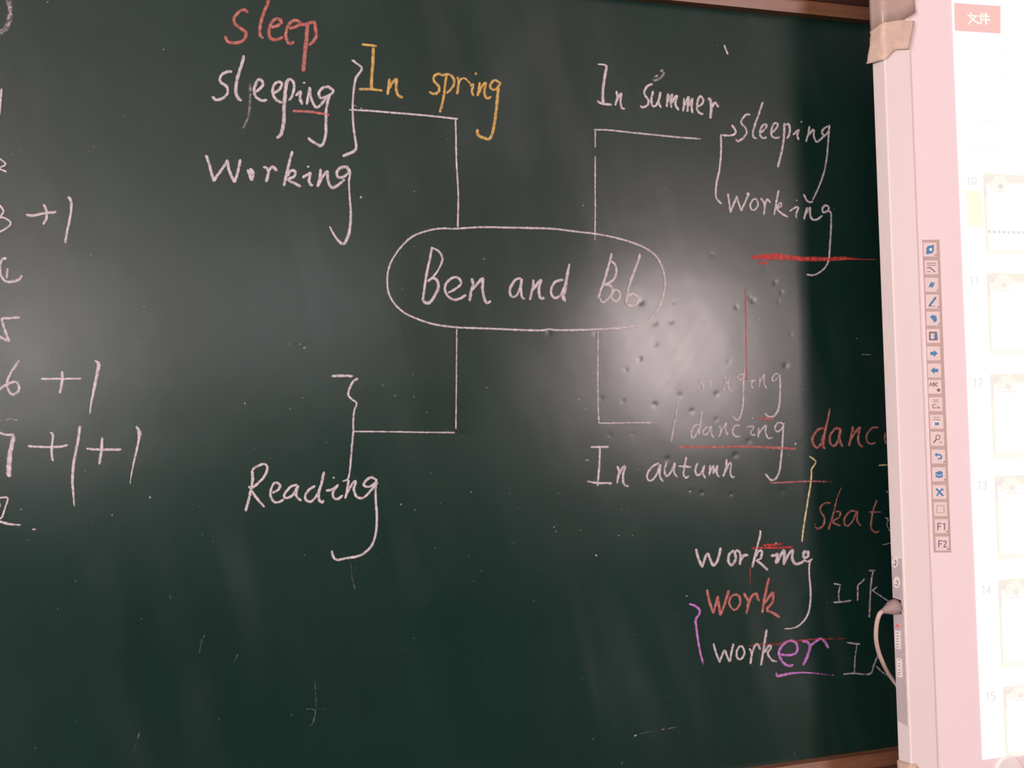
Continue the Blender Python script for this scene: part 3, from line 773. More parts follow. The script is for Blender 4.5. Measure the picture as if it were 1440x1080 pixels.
write(SY, 'w', 'white chalk character strokes beside the hanging cable', *Pp, 3.0, [
    [(505, 168), (642, 187)], ([(612, 190), (590, 330), (585, 472)], 2.4), [(470, 489), (580, 480), (737, 487), (780, 400), (828, 285)], ([(805, 405), (870, 470), (960, 525)], 2.4)], 0.55)

S = 6.545
write(SY, 'w', 'white chalk stroke above the figure two', 0, 100, S, 4.0, [[(15, 163), (8, 280), (-2, 380), (-30, 470)]])
write(SY, 'w', 'white chalk figure two', 0, 100, S, 2.8, [[(-60, 840), (-25, 803), (15, 820), (55, 858), (10, 885), (-50, 885)], [(-20, 895), (20, 910), (66, 930)]])
write(SY, 'w', 'white chalk figure three', 0, 260, S, 3.6, [[(-60, 195), (-10, 185), (35, 240), (10, 285), (-30, 300)], [(-20, 298), (50, 308), (102, 355), (60, 402), (0, 432), (-60, 445)]])
write(SY, 'w', 'white chalk plus sign right of the three', 0, 260, S, 4.6, [[(240, 275), (300, 285), (400, 265), (522, 250)], [(403, 178), (430, 240), (430, 310), (398, 368)]])
write(SY, 'w', 'white chalk stroke right of the plus sign beside the three', 0, 260, S, 4.6, [[(628, 108), (655, 150), (657, 240), (640, 340), (615, 460), (600, 548)]], 0.95, (0, 6))
write(SY, 'w', 'white chalk curled figure below the three', 0, 260, S, 4.6, [[(66, 680), (25, 688), (5, 760), (15, 840), (60, 890), (130, 890), (180, 870), (207, 833)], [(75, 768), (63, 862)]], 0.85)
write(SY, 'w', 'white chalk figure five', 0, 420, S, 4.6, [[(188, 175), (100, 180), (20, 183), (20, 183), (35, 250), (60, 320), (88, 395), (88, 395), (45, 375), (-10, 343)]], 0.85)
write(SY, 'w', 'white chalk figure six', 0, 420, S, 4.4, [[(183, 568), (130, 640), (80, 730), (70, 800), (90, 860), (130, 882), (177, 840), (165, 780), (110, 770), (50, 800), (-10, 840)]], 0.9)
write(SY, 'w', 'white chalk plus sign right of the six', 0, 420, S, 4.0, [([(378, 738), (560, 738), (752, 735)], 3.4), ([(575, 668), (575, 760), (553, 872)], 5)])
write(SY, 'w', 'white chalk stroke right of the plus sign beside the six', 0, 420, S, 5, [[(872, 570, 2.6), (910, 600, 5.6), (895, 700, 6), (865, 850, 5), (840, 970, 3.4), (830, 1060, 2)]])
Tt = (0, 580, S)
write(SY, 'w', 'white chalk figure seven', *Tt, 4, [[(-20, 180), (60, 205), (135, 205)], ([(130, 210, 6.5), (105, 330, 7.6), (88, 450, 8.2), (86, 595, 8.2)], 8)])
write(SY, 'w', 'white chalk plus sign right of the seven', *Tt, 3.8, [[(258, 310), (430, 318), (560, 315), (627, 298)], ([(463, 182), (490, 210), (480, 320), (480, 400), (492, 448)], 4.2)])
write(SY, 'w', 'long white chalk stroke between the two plus signs', *Tt, 4.6, [[(740, 122, 5), (715, 290, 5), (680, 470, 4.8), (670, 640, 4.6), (680, 770, 3.6), (686, 862, 2)]])
write(SY, 'w', 'white chalk plus sign right of the long stroke', *Tt, 4.2, [[(797, 333), (930, 342), (1120, 340)], ([(943, 228), (935, 360), (915, 478)], 4.6)])
write(SY, 'w', 'white chalk stroke ending the seven line', *Tt, 4.4, [[(1253, 125, 3), (1285, 180, 5.6), (1275, 280, 4.6), (1240, 430, 3.6), (1210, 580, 2.4), (1198, 660, 1.4)]])
write(SY, 'w', 'white chalk character with a tapering underline below the seven', *Tt, 3.4, [[(-30, 790), (60, 780), (75, 800), (50, 880), (18, 968), (-20, 970)], [(-5, 825), (8, 870)], [(-30, 995, 4), (30, 1012, 4.6), (90, 1026, 4), (195, 1036, 2)]], 0.9)
write(SY, 'w', None, *Tt, 2.0, [[(45, 72), (110, 60), (162, 75)], [(-5, 58), (22, 78)]], 0.45)
write(SY, 'w', None, *Tt, 3.0, [[(300, 1075), (337, 1076)]], 0.8)
write('chalk_smudge', 'w', 'rubbed out chalk ring at the edge of the board', 0, 0, 4.5, 8, [[(30, -40), (62, 30), (60, 130), (25, 195), (-40, 210)]], 0.34)
U = (320, 500, 6)
write(BR, 'w', 'white chalk brace above Reading', *U, 3.8, [
    ([(875, 175), (960, 170), (1060, 174)], 4.4), [(1102, 193, 4), (1060, 220, 4), (1025, 290, 4), (1020, 335, 3.6), (1050, 370, 3), (1088, 402, 3), (1068, 470, 3.2), (1060, 560, 3), (1060, 650, 3.2), (1050, 760, 3.2), (1040, 880, 3.4), (1030, 980, 3.4), (1015, 1040, 3), (968, 1062, 2.4)]])
write(LN, 'w', 'white chalk line from the brace above Reading', 0, 0, 1, 2.6, [[(496, 606.8), (540, 607), (600, 608), (640, 608.3)]], 0.85)
write(LN, 'w', 'upright white chalk line below the rounded box towards Reading', 0, 0, 1, 2.4, [[(642.2, 461), (642, 500), (641.5, 560), (641, 604)]], 0.75)
Vv = (320, 640, 6)
write(WD, 'w', 'white chalk word Reading with a long sweeping tail', *Vv, 4.2, [
    ([(208, 128), (212, 200), (195, 310), (153, 473)], 4.8), [(205, 125), (250, 95), (310, 76), (337, 110), (310, 180), (260, 235), (205, 277), (175, 262)], [(205, 298), (245, 360), (312, 438)],
    [(375, 320), (430, 290), (442, 250), (400, 233), (370, 280), (363, 340), (390, 392), (430, 397), (477, 373)],
    [(587, 248), (530, 270), (480, 330), (490, 362), (540, 345), (580, 290), (595, 258), (580, 340), (622, 387)],
    [(742, 258), (690, 290), (655, 340), (665, 380), (700, 392), (740, 360), (765, 315)], ([(815, 138), (795, 230), (770, 320), (775, 378), (800, 397), (812, 378)], 4.8),
    [(828, 300), (880, 290), (932, 253), (895, 300), (890, 350), (925, 372), (975, 337)], [(888, 195), (902, 186)],
    [(1022, 208), (1010, 290), (993, 367)], [(1003, 330), (1040, 260), (1075, 217), (1080, 235), (1065, 290), (1090, 350), (1140, 362), (1190, 320), (1240, 260), (1268, 228)],
    [(1262, 212), (1210, 188), (1160, 222), (1150, 255), (1190, 267), (1240, 240), (1262, 203)],
    ([(1250, 245), (1250, 380), (1260, 520), (1250, 660), (1210, 770), (1120, 845), (1000, 870), (920, 882), (890, 852), (880, 803)], 4)])
# faint leftover strokes lower down
write('chalk_trace', 'w', None, 400, 680, 2.571, 1.8, [
    [(725, 600), (733, 638)], [(110, 715), (115, 800), (102, 868), (84, 873)], [(238, 280), (245, 340), (256, 388)], [(350, 264), (357, 248)], [(1262, 914), (1300, 900), (1420, 880)],
    [(80, 815), (150, 815)], [(24, 830), (28, 860)]], 0.04)
write('chalk_trace', 'w', None, 0, 640, 2.454, 2.0, [[(712, 608), (697, 640), (688, 682)], [(482, 955), (470, 1000), (452, 1030)], [(822, 688), (808, 712)], [(585, 480), (592, 496)]], 0.04)
write('chalk_trace', 'w', None, 860, 340, 3.789, 1.6, [[(1330, 600), (1380, 602)], [(770, 410), (805, 416)], [(930, 545), (945, 560)]], 0.35)
def specks():
    r = Ribbons(); r.lift = 0.0002
    R = random.Random(5)
    known = [(46, 745, 4), (211, 699, 4), (158, 724, 3.5), (285, 752, 3), (300, 761, 2.5), (30, 716, 4), (212, 700, 3), (344, 567, 4), (348, 548, 3), (408, 575, 4.5), (555, 556, 3), (538, 542, 3), (582, 558, 3), (459, 622, 3), (428, 780, 3), (428, 489, 4),
             (508, 277, 3.5), (582, 347, 2.5), (563, 357, 2.5), (566, 405, 2.5), (681, 364, 3), (820, 289, 3), (810, 435, 3), (175, 163, 4), (132, 207, 3), (1204, 476, 3.5), (1129, 548, 3), (1111, 552, 3), (814, 562, 3), (823, 575, 2.5), (933, 611, 3.5), (885, 611, 3), (897, 660, 3),
             (612, 770, 4), (564, 709, 4), (583, 717, 3.5), (838, 781, 4), (870, 753, 4), (889, 753, 3), (779, 741, 3), (782, 747, 3), (783, 738, 2.5), (816, 745, 3), (814, 824, 3), (677, 803, 3), (660, 781, 2.5), (716, 693, 3), (787, 693, 3), (662, 692, 3), (728, 714, 3), (874, 716, 2.5), (500, 1001, 2.5), (893, 1034, 3), (874, 1073, 4), (108, 1015, 2.5), (50, 1051, 4), (988, 694, 4), (970, 691, 3), (1028, 696, 4), (1259, 820, 2),
             (1109, 640, 3), (1092, 604, 3), (423, 484, 2.5), (406, 484, 2.5), (67, 3, 4), (230, 70, 2.5), (600, 580, 2.5), (684, 545, 3), (580, 527, 3)]
    for x, y, w in known: r.dot((x, y), w * R.uniform(.7, 1), R.uniform(.35, .62))
    for _ in range(230):
        x = R.uniform(0, 1220); y = R.uniform(480, 1060) if R.random() < .7 else R.uniform(20, 480)
        r.dot((x, y), R.uniform(1.0, 2.4), R.uniform(.1, .4))
    r.build('chalk_speck', 'w', 'tiny white chalk specks scattered over the board', True)
specks()

# ------------------------------------------------------------------ whiteboard in front of the chalkboard
HB, HF = 0.112, 0.1395           # its back and front face, metres in front of the chalkboard
WX = sum(at(px, py, -HB).x for px, py in ((1229, 90), (1235, 350), (1243, 600), (1254, 860), (1263, 1000))) / 5
WT = BT + 0.095
WB = BB - 0.07
WX1 = WX + 1.72
FRW = at(1297, 500, -HF).x - WX  # width of the frame bar
SF = -(HF - 0.003)               # plane of the writing surface
wb = thing('whiteboard', 'large white interactive whiteboard with a lit screen image in front of the chalkboard', 'whiteboard', (WX, -HB, WB))
box('back_panel', (WX + .002, SF + .0005, WB + .002), (WX1 - .002, -HB, WT - .002), M_SIDE, wb)
box('writing_surface', (WX + FRW - .002, SF, WB + .03), (WX1 - FRW + .002, SF + .004, WT - .03), M_SURF, wb)
def frame_bar(name, lo, hi, axis):
    # outer corner rounded, inner edge chamfered down to the writing surface
    return box(name, lo, hi, [M_FRAME], wb, 0.0022, 3)
lf = box('frame_bar', (WX, -HF, WB), (WX + FRW, -HB, WT), M_FRAME, wb, 0.0022, 3)
box('frame_bar', (WX1 - FRW, -HF, WB), (WX1, -HB, WT), M_FRAME, wb, 0.0022, 3)
box('frame_bar', (WX + FRW, -HF, WT - .045), (WX1 - FRW, -HB, WT), M_FRAME, wb, 0.0022, 3)
box('frame_bar', (WX + FRW, -HF, WB), (WX1 - FRW, -HB, WB + .03), M_FRAME, wb, 0.0022, 3)
for bx in (WX + .35, WX1 - .25):
    for bz in (BB - .05, BT + .055):
        box('mounting_bracket', (bx, -HB - .001, bz - .018), (bx + .06, -0.030, bz + .018), M_SIDE, wb, 0.003)

def plate(name, polys, mats, parent, Y, thick=0.0006):
    """thin printed pieces: polys = [(pixel outline, material index, extra height)] on the plane y = Y"""
    V = []; Fc = []; ix = []
    for poly, mi, ex in polys:
        n = len(poly); b = len(V)
        for q in poly:
            p = q if isinstance(q, Vector) else at(q[0], q[1], Y - thick - ex)
            V.append((p.x, Y - thick - ex, p.z))
        for q in list(V[b:b + n]): V.append((q[0], Y + 0.0002, q[2]))
        Fc.append(tuple(range(b, b + n))); ix.append(mi)
        for i in range(n):
            j = (i + 1) % n
            Fc.append((b + i, b + n + i, b + n + j, b + j)); ix.append(mi)
    o = from_data(name, V, Fc, mats, parent, ix)
    bm = bmesh.new(); bm.from_mesh(o.data)
    bmesh.ops.recalc_face_normals(bm, faces=bm.faces[:]); bm.to_mesh(o.data); bm.free()
    return o

def rib(pts, w):
    """pixel outline quads of a thin line"""
    out = []
    for a, b in zip(pts[:-1], pts[1:]):
        d = Vector((b[0] - a[0], b[1] - a[1])); 
        if d.length < 1e-6: continue
        d.normalize(); n = Vector((-d.y, d.x)) * w / 2; e = d * w * 0.25
        out.append([(a[0] - e.x + n.x, a[1] - e.y + n.y), (a[0] - e.x - n.x, a[1] - e.y - n.y), (b[0] + e.x - n.x, b[1] + e.y - n.y), (b[0] + e.x + n.x, b[1] + e.y + n.y)])
    return out
def ell(cx, cy, rx, ry, n=14, rot=0):
    return [(cx + rx * math.cos(rot + 2 * math.pi * k / n), cy + ry * math.sin(rot + 2 * math.pi * k / n)) for k in range(n)]

# lit picture on the board
SXL = at(1357.5, 480, SF).x
SZB = at(1390, 1067, SF).z
SZT = WT - .06
SXR = WX1 - FRW - .04
screen = box('screen_image', (SXL, SF - .0006, SZB), (SXR, SF + .0005, SZT), E_WHITE, wb)
screen['label'] = 'overexposed white picture with a column of slide previews'
SY_ = SF - .0004
# red file tab with two characters
tab = [(1342, 4), (1407, 8.5), (1407, 47), (1343, 43)]
wen = [[(1365, 17.5), (1366, 20)], [(1361, 21.5), (1376, 22.5)], [(1372, 22.5), (1369, 27), (1362, 33)], [(1364, 23), (1369, 28), (1377, 33)],
       [(1381, 18), (1378.5, 24)], [(1379.8, 22), (1379.8, 33.5)], [(1384, 20), (1383, 24)], [(1383.5, 22.5), (1391, 23)], [(1382, 27.5), (1392, 28)], [(1387, 18.5), (1387, 34)]]
polys = [(tab, 0, 0)]
for i, s_ in enumerate(wen):
    for k, q in enumerate(rib(s_, 1.9)): polys.append((q, 1, .0002 + .00002 * (i * 3 + k)))
o = plate('file_tab', polys, [E_RED, E_CREAM], screen, SY_); o['label'] = 'red menu tab with two white characters'
# slide previews
TH = [(1382, 244, 358), (1387, 384, 499), (1392, 526, 645), (1398, 670, 788), (1403, 816, 940), (1410, 966, 1066)]
for i, (lx, ty, by) in enumerate(TH):
    p0 = at(lx, ty, SY_); z0 = at(lx + 3, by, SY_).z
    h = p0.z - z0; w = (at(1387, 384, SY_).z - at(1389, 499, SY_).z) * 1.6
    x0, x1, z1 = p0.x, p0.x + w, p0.z
    Rr = lambda a, b, c, d: [Vector((x0 + a * w, 0, z1 - b * h)), Vector((x0 + c * w, 0, z1 - b * h)), Vector((x0 + c * w, 0, z1 - d * h)), Vector((x0 + a * w, 0, z1 - d * h))]
    polys = [(Rr(0, 0, 1, 1), 0, 0), (Rr(0.03, .12, .97, .95), 1, .0001),
             (Rr(0, 0, 1, .035), 3, .0002), (Rr(0, .035, .17, .12), 2, .0002), (Rr(.17, .035, 1, .095), 3, .00022), (Rr(0, .12, .025, .30), 2, .0002), (Rr(.0, .30, .012, .95), 3, .0002), (Rr(0.02, .93, 1, .965), 0, .0002)]
    # blossom sprig in the corner
    V2 = lambda a, b: Vector((x0 + a * w, 0, z1 - b * h))
    def bl(cx, cy, r, mi, ex, n=10):
        return ([Vector((x0 + (cx + r * .62 * (1 + .25 * math.cos(5 * t)) * math.cos(t)) * w, 0, z1 - (cy + r * (1 + .25 * math.cos(5 * t)) * math.sin(t)) * h)) for t in [2 * math.pi * k / 20 for k in range(20)]], mi, ex)
    polys += [bl(.16, .10, .10, 0, .0003), bl(.07, .15, .05, 0, .00032), bl(.155, .15, .035, 2 if i else 4, .0004), bl(.09, .09, .03, 0, .0004)]
    polys += [([V2(.09, .20), V2(.24, .215), V2(.24, .225), V2(.09, .215)], 2, .0003)]
    if i == 0:
        for k in range(9): polys.append((Rr(.02 + k * .045, .70, .048 + k * .045, .735), 4, .0003))
    o = plate('slide_preview', polys, [E_CREAM, E_WHITE, E_PINK, E_TAN, E_GREY], screen, SY_)
# slide numbers
DIG = {'0': [[(0, .1), (.5, 0), (1, .3), (1, .7), (.5, 1), (0, .7), (0, .1)]], '1': [[(.2, .15), (.6, 0), (.6, 1)]], '2': [[(0, .2), (.5, 0), (1, .25), (.1, 1), (1, 1)]],
       '3': [[(0, .1), (.6, 0), (.9, .25), (.4, .45), (1, .7), (.5, 1), (0, .9)]], '4': [[(.7, 1), (.7, 0), (0, .7), (1, .7)]], '5': [[(1, 0), (.1, 0), (.1, .45), (.7, .4), (1, .7), (.5, 1), (0, .9)]]}
NUMS = [('10', 1359, 249), ('11', 1363, 389), ('12', 1368, 532), ('13', 1374, 677), ('14', 1380, 824), ('15', 1386, 974)]
for t, nx, ny in NUMS:
    polys = []
    for k, ch in enumerate(t):
        for st in DIG[ch]:
            for q in rib([(nx + k * 8 + a * 6, ny + b * 11) for a, b in st], 1.2): polys.append((q, 0, .0001 + .00001 * len(polys)))
    plate('slide_number', polys, [E_GREY], screen, SY_)
plate('slide_highlight', [([(1359, 268), (1381, 268), (1383, 318), (1361, 318)], 0, 0)], [E_YEL], screen, SY_)
for mk, mw in (([(1411, 66), (1413, 74), (1408, 77)], 2), ([(1364, 211), (1374, 208), (1382, 212)], 2.5), ([(1386, 209), (1404, 211)], 2.5), ([(1412, 111), (1422, 113)], 3), ([(1380, 170), (1400, 171)], 2.5)):
    plate('ribbon_mark', [(q, 0, .00003 * k) for k, q in enumerate(rib(mk, mw))], [E_FAINT], screen, SY_)

# strip of command buttons printed along the left of the surface
TB = [(1297, 337), (1321, 337), (1337.5, 777), (1313, 777)]
toolbar = plate('toolbar_strip', [(TB, 0, 0)], [M_STRIP], wb, SF, 0.0005)
toolbar['label'] = 'narrow beige strip of square command buttons'
TY = SF - .0004
BC = [(1308, 351), (1310, 376), (1310.5, 400.5), (1311.5, 424), (1312.5, 448), (1312.7, 472.5), (1313.3, 497), (1314.3, 521), (1315, 544), (1316.3, 568.5), (1317.5, 593), (1318.5, 617), (1320, 642), (1320.7, 667), (1321.5, 692), (1322.7, 716), (1324, 740), (1325.3, 764.5)]
def icon(i, x, y):
    P = []
    def poly(pts, mi=1): P.append(([(x + a, y + b) for a, b in pts], mi))
    def line(pts, w=1.3, mi=2):
        for q in rib([(x + a, y + b) for a, b in pts], w): P.append((q, mi))
    def disc(a, b, rx, ry, mi=1, rot=0): P.append((ell(x + a, y + b, rx, ry, 14, rot), mi))
    if i == 0: disc(0, 0, 5.4, 5.8); poly([(1, -6), (5.5, -7), (5, -2)]); poly([(-1, 6), (-5.5, 6.5), (-5, 2)]); disc(.8, -.3, 2, 2.3, 3)
    elif i == 1: line([(-6, -6), (6, -6)], 1); line([(-6, -3), (6, -3)], 1); line([(-6, 1), (-2, 0), (0, 2), (5, 6)], 1.6); line([(-6, 6), (-2, 6)], 1)
    elif i == 2: poly([(0, -4.5), (3.5, 0), (0, 4.5), (-4, 0)]); line([(-4, 3), (3.5, -3)], 1.6, 1)
    elif i == 3: line([(-4, 5.5), (3.5, -4.5)], 3, 1); line([(-5, 6.5), (-3.4, 4.6)], 1.6); line([(3, -4), (4.4, -5.8)], 2.6); line([(-4.5, 6.8), (4, 6.8)], .8)
    elif i == 4: poly([(-5, -3), (-1, -5), (3, -4.5), (5, -1), (4.5, 4), (1, 5.5), (-.5, 2), (-3, -.5)])
    elif i == 5: line([(-5, -5), (4, -5), (5, 5), (-5, 5), (-5, -5)], 2.2); poly([(1, -4), (4, -3), (4, 4), (1, 5)])
    elif i == 6: poly([(-5, -2.4), (0, -2.4), (0, -5), (5.4, 0), (0, 5), (0, 2.4), (-5, 2.4)])
    elif i == 7: poly([(5, -2.4), (0, -2.4), (0, -5), (-5.4, 0), (0, 5), (0, 2.4), (5, 2.4)])
    elif i == 8:
        line([(-8, -1), (-6, -6), (-4, -1)], 1); line([(-7.2, -3), (-4.8, -3)], .8); line([(-2.5, -6), (-2.5, -1), (0, -1.6), (-.4, -3.4), (-2.5, -3.6), (0, -4.6), (-2.5, -6)], .9); line([(4, -5), (2, -6), (1, -3.5), (2, -1), (4, -1.6)], .9); disc(5, 4.5, 2.3, 2.3, 2)
    elif i == 9: line([(-4, -6), (3, -6)], .8); line([(-4, -3.4), (3, -3.6)], .8); line([(0, 0), (-5, 1), (-4, 5), (1, 5)], 1); poly([(2, 2), (6, 5.5), (3, 6)], 2)
    elif i == 10: line([(-5, -6), (4, -6)], .8); line([(-5, -3), (5, -2.6)], .9); poly([(-5, 0), (5, 0), (5, 6), (-5, 6)], 3); poly([(-3, 1), (3, 1), (3, 5), (-3, 5)])
    elif i == 11: line([(k[0], k[1]) for k in ell(.5, -2, 3, 3.4, 10) + [ell(.5, -2, 3, 3.4, 10)[0]]], 1.1); line([(-2, 1), (-5.5, 5.5)], 1.7); disc(4.5, 5, 1, 1, 2)
    elif i == 12: line([(-4, -2.5), (2, -2.5), (4, 0), (3, 3), (-.5, 3)], 2.2, 1); poly([(-6, -2.5), (-2, -5.5), (-2, .5)])
    elif i == 13: poly([(-5, -3), (2, -5), (5, -3), (5, 4), (0, 5.5), (-5, 3.5)]); line([(-4, 0), (1, 2), (4, 0)], .8, 3)
    elif i == 14: line([(-4.5, -4.5), (4.5, 5)], 2.6, 1); line([(3, -4), (-4, 5)], 2, 1); line([(3.5, -5), (5, -2.5)], 1.4, 1)
    elif i == 15: line([(-5, -5), (5, -5), (5, 5), (-5, 5), (-5, -5)], 1.2, 4)
    else:
        line([(-5, 5), (-5, -4), (0, -4)], 1.5, 5); line([(-5, .3), (-1, .3)], 1.4, 5)
        if i == 16: line([(2.5, -2.6), (4.4, -4), (4.4, 5)], 1.5, 5)
        else: line([(1.6, -2.5), (3.6, -4.2), (5.6, -2.4), (2, 4.6), (6, 4.6)], 1.4, 5)
    if i in (0, 2, 3, 4, 12, 13, 16, 17): poly([(6, 8.5), (9, 6), (9, 8.5)], 2)
    return P
for i, (bx, by) in enumerate(BC):
    hw, hh = 9.4, 9.8
    polys = [([(bx - hw, by - hh), (bx + hw - .6, by - hh), (bx + hw, by + hh), (bx - hw + .6, by + hh)], 0, 0)]
    for k, (pl, mi) in enumerate(icon(i, bx, by)): polys.append((pl, mi, .0002 + .00001 * k))
    plate('command_button', polys, [M_TILE, M_BLUE, M_ICON, M_STICK, M_STRIP, M_VIOLET], toolbar, TY)
# round knob below the picture
kn = at(1417, 1086, SF)
def disc_knob(name, c, r, depth, mat, parent):
    bm = bmesh.new()
    bmesh.ops.create_cone(bm, cap_ends=True, segments=40, radius1=r, radius2=r * .93, depth=depth)
    bmesh.ops.rotate(bm, verts=bm.verts[:], matrix=Matrix.Rotation(math.radians(90), 3, 'X'))
    bmesh.ops.translate(bm, verts=bm.verts[:], vec=c)
    bmesh.ops.bevel(bm, geom=[e for e in bm.edges if len(e.link_faces) == 2 and e.calc_face_angle(0) > .8], offset=.001, segments=2, affect='EDGES')
    me = bpy.data.meshes.new(name); bm.to_mesh(me); bm.free()
    return link(name, me, mat, parent)
o = disc_knob('round_button', Vector((kn.x, SF - .0015, kn.z)), 0.026, 0.004, M_STICK, wb)

# connector panel on the narrow side
def side_plate(name, polys, mats, parent, X, thick=0.0008):
    V = []; Fc = []; ix = []
    for poly, mi, ex in polys:
        n = len(poly); b = len(V)
        for q in poly:
            p = atx(q[0], q[1], X)
            V.append((X - thick - ex, p.y, p.z))
        for q in list(V[b:b + n]): V.append((X + .0003, q[1], q[2]))
        Fc.append(tuple(range(b, b + n))); ix.append(mi)
        for i in range(n):
            j = (i + 1) % n
            Fc.append((b + i, b + n + i, b + n + j, b + j)); ix.append(mi)
    o = from_data(name, V, Fc, mats, parent, ix)
    bm = bmesh.new(); bm.from_mesh(o.data)
    bmesh.ops.recalc_face_normals(bm, faces=bm.faces[:]); bm.to_mesh(o.data); bm.free()
    return o
ya, yb = -HF + .0035, -HB - .003
def sz(py): return atx(1260, py, WX).z
box('port_panel', (WX - .0008, ya, sz(1012)), (WX + .002, yb, sz(784)), M_PORT, wb)
panel = [c for c in wb.children if c.name.startswith('port_panel')][0]
for (cx, cy) in ((1259, 790.5), (1261.5, 819)):
    polys = [(ell(cx, cy, 4.2, 8, 16), 0, .0002)]
    for k, q in enumerate(rib([(cx - 2, cy + 3), (cx + 1, cy + 4.5), (cx + 2.2, cy - 1), (cx - .5, cy - 3)], 1.2)): polys.append((q, 1, .0004 + .00003 * k))
    side_plate('port_symbol', polys, [M_STICK, M_INK], panel, WX - .0006)
for (xa, ya_, xb, yb_) in ((1259, 886, 1266.5, 913), (1261.5, 925, 1268.5, 952.5)):
    polys = [([(xa, ya_), (xb, ya_ + 1.5), (xb + .6, yb_), (xa + .8, yb_ - 1)], 0, .0002)]
    R = random.Random(int(xa))
    for k in range(6):
        yy = ya_ + 4 + k * (yb_ - ya_ - 7) / 5.0; xc = (xa + xb) / 2 + .5
        for q in rib([(xc - 1.6, yy + R.uniform(-1, 1)), (xc + 1.2, yy + R.uniform(-1, 1))], .9): polys.append((q, 1, .0004 + .00003 * k))
    o = side_plate('printed_label', polys, [M_STICK, M_INK], panel, WX - .0006)
c = atx(1263.5, 880, WX)
def side_disc(name, c, r, depth, mat, parent, seg=16):
    bm = bmesh.new()
    bmesh.ops.create_cone(bm, cap_ends=True, segments=seg, radius1=r, radius2=r * .7, depth=depth)
    bmesh.ops.rotate(bm, verts=bm.verts[:], matrix=Matrix.Rotation(math.radians(-90), 3, 'Y'))
    bmesh.ops.translate(bm, verts=bm.verts[:], vec=c)
    me = bpy.data.meshes.new(name); bm.to_mesh(me); bm.free()
    return link(name, me, mat, parent)
side_disc('indicator_lamp', Vector((WX - .0015, c.y, c.z)), 0.0028, .002, M_LED, panel)
SC = atx(1262.5, 852, WX)
box('socket', (WX - .0016, SC.y - .0085, SC.z - .0105), (WX + .001, SC.y + .0085, SC.z + .0105), M_HOLE, panel, .0006)

# brown tape wrapped over the upper corner, and a crumpled strip hanging below it
def wrap_sheet(name, label, grid_fn, mat, nu=14, nv=8, thick=0.0008, crinkle=0.0, cat='tape', seed=1):
    R = np.random.default_rng(seed); V = []; Fc = []
    for j in range(nv + 1):
        for i in range(nu + 1):
            p, nrm = grid_fn(i / nu, j / nv)
            V.append(p + nrm * (0.0008 + crinkle * R.random()))
    for j in range(nv):
        for i in range(nu):
            a = j * (nu + 1) + i
            Fc.append((a, a + 1, a + nu + 2, a + nu + 1))
    o = from_data(name, V, Fc, mat, None, smooth=True)
    md = o.modifiers.new('thickness', 'SOLIDIFY'); md.thickness = thick; md.offset = 0
    o['label'] = label; o['category'] = cat
    return o
def lerp(a, b, t): return a + (b - a) * t
def bend(side_pts, front_pts, flare=None):
    """column u<0.35 lies on the side face, the rest on the front face; rows run from top to bottom outlines"""
    def fn(u, v):
        if u <= 0.35:
            t = u / 0.35
            z = lerp(lerp(side_pts[0][0], side_pts[1][0], t), lerp(side_pts[0][1], side_pts[1][1], t), v)
            y = lerp(-HB, -HF, t); x = WX
            n = Vector((-1, 0, 0)) if t < .99 else Vector((-.7, -.7, 0))
            if flare: 
                k = (1 - t) * v * v
                x -= flare[0] * k; y += flare[1] * k
            return Vector((x, y, z)), n
        t = (u - .35) / .65
        m = len(front_pts[0]) - 1; q = min(int(t * m), m - 1); s = t * m - q
        a = front_pts[0][q].lerp(front_pts[0][q + 1], s); b = front_pts[1][q].lerp(front_pts[1][q + 1], s)
        p = a.lerp(b, v); return Vector((p.x, -HF, p.z)), Vector((0, -1, 0))
    return fn
fz = lambda x, y: at(x, y, -HF)
sz2 = lambda x, y: atx(x, y, WX).z
top1 = [Vector((WX + t * (FRW), 0, WT - .001)) for t in (0, .5, 1)]
bot1 = [fz(1243.5, 37), fz(1268, 30), fz(1287, 18)]
bot1[0].x = WX
wrap_sheet('brown_tape', 'smooth brown tape wrapped around the upper edge of the whiteboard frame', bend(((WT - .001, sz2(1226, 46)), (WT - .001, fz(1243.5, 37).z)), (top1, bot1)), M_TAPE, 16, 6)
top2 = [fz(1244, 33), fz(1265, 29), fz(1285, 30)]; top2[0].x = WX
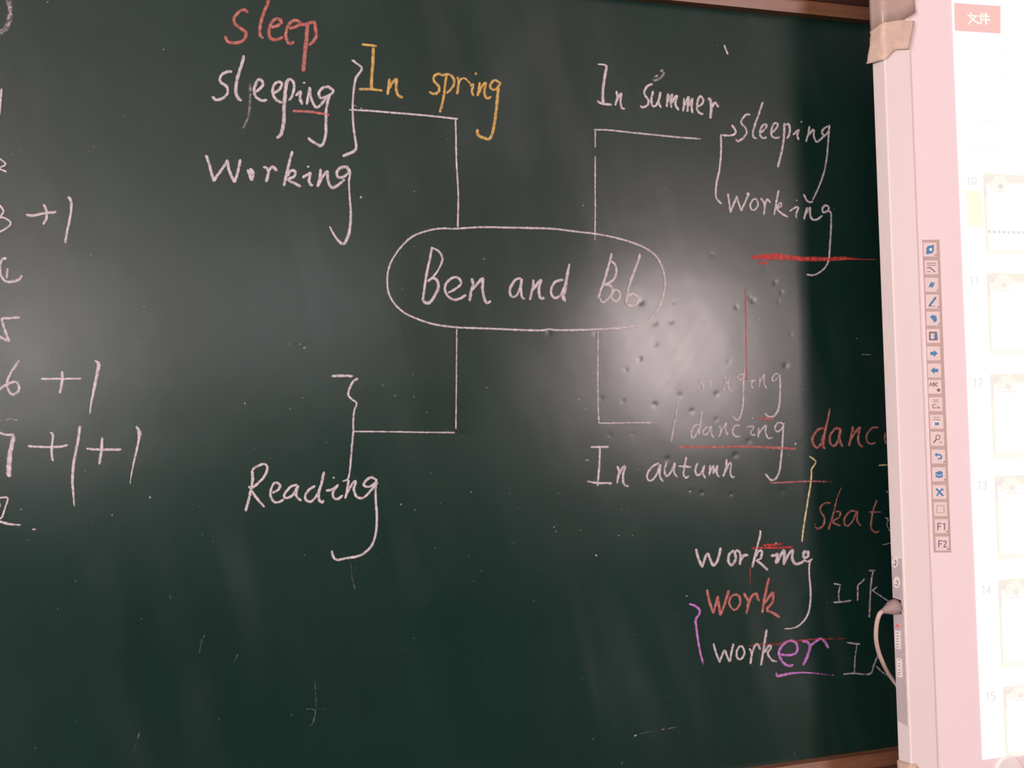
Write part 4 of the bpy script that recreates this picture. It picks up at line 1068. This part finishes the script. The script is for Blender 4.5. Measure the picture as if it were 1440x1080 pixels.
bot2 = [fz(1246.5, 85), fz(1258, 71), fz(1277.5, 70)]; bot2[0].x = WX
wrap_sheet('paper_tape', 'crumpled pale brown strip of tape with a torn end over the whiteboard edge', bend(((sz2(1226.5, 44), sz2(1226.5, 89)), (fz(1244, 33).z, fz(1246.5, 85).z)), (top2, bot2), flare=(.006, .004)), M_TAPE2, 22, 14, .0006, .0014, seed=4)
top3 = [fz(1281, 1075), fz(1285, 1073), fz(1292, 1080)]; top3[0].x = WX
bot3 = [Vector((WX + t * .022, 0, WB + .0005)) for t in (0, .5, 1)]
wrap_sheet('paper_tape', 'torn pale brown tape around the lower corner of the whiteboard frame', bend(((sz2(1264.5, 1069), WB + .0005), (fz(1280.5, 1074).z, WB + .0005)), (top3, bot3)), M_TAPE2, 18, 8, .0006, .0012, seed=9)
# ------------------------------------------------------------------ cable plugged into the side
cable = thing('signal_cable', 'beige cable with a chunky plug in the side of the whiteboard', 'cable', Vector((WX, SC.y, SC.z)))
pts = [Vector((WX - .0016, SC.y, SC.z))]
tip = atx(1240.5, 859.5, WX - .026)
pl = [(0.0, .0088), (.0, .0112), (.25, .0112), (.45, .0098), (.7, .0066), (.9, .0042), (1.0, .0036)]
base = Vector((WX - .0005, SC.y, SC.z)); tipv = Vector((WX - .026, SC.y + .001, tip.z))
o = tube('plug', [base.lerp(tipv, t + .001 * k) for k, (t, r) in enumerate(pl)], [r for t, r in pl], M_PLUG, cable, 16)
cp = [(1241.5, 858.5), (1236.5, 864), (1233, 876), (1231.8, 890), (1232.3, 902), (1235.5, 917), (1242, 933), (1251, 949), (1261, 963), (1275, 982), (1292, 1003)]
yy = [tipv.y, tipv.y, tipv.y + .001, tipv.y + .004, tipv.y + .008, tipv.y + .013, tipv.y + .02, tipv.y + .03, -HB + .022, -HB + .03, -HB + .04]
P3 = [at(p[0], p[1], y) for p, y in zip(cp, yy)]
P3 = catmull([tuple(p) for p in P3], 0.004)
P3[0] = tipv
tube('cord', [Vector(p) for p in P3], [0.0031] * len(P3), M_CORD, cable, 10)
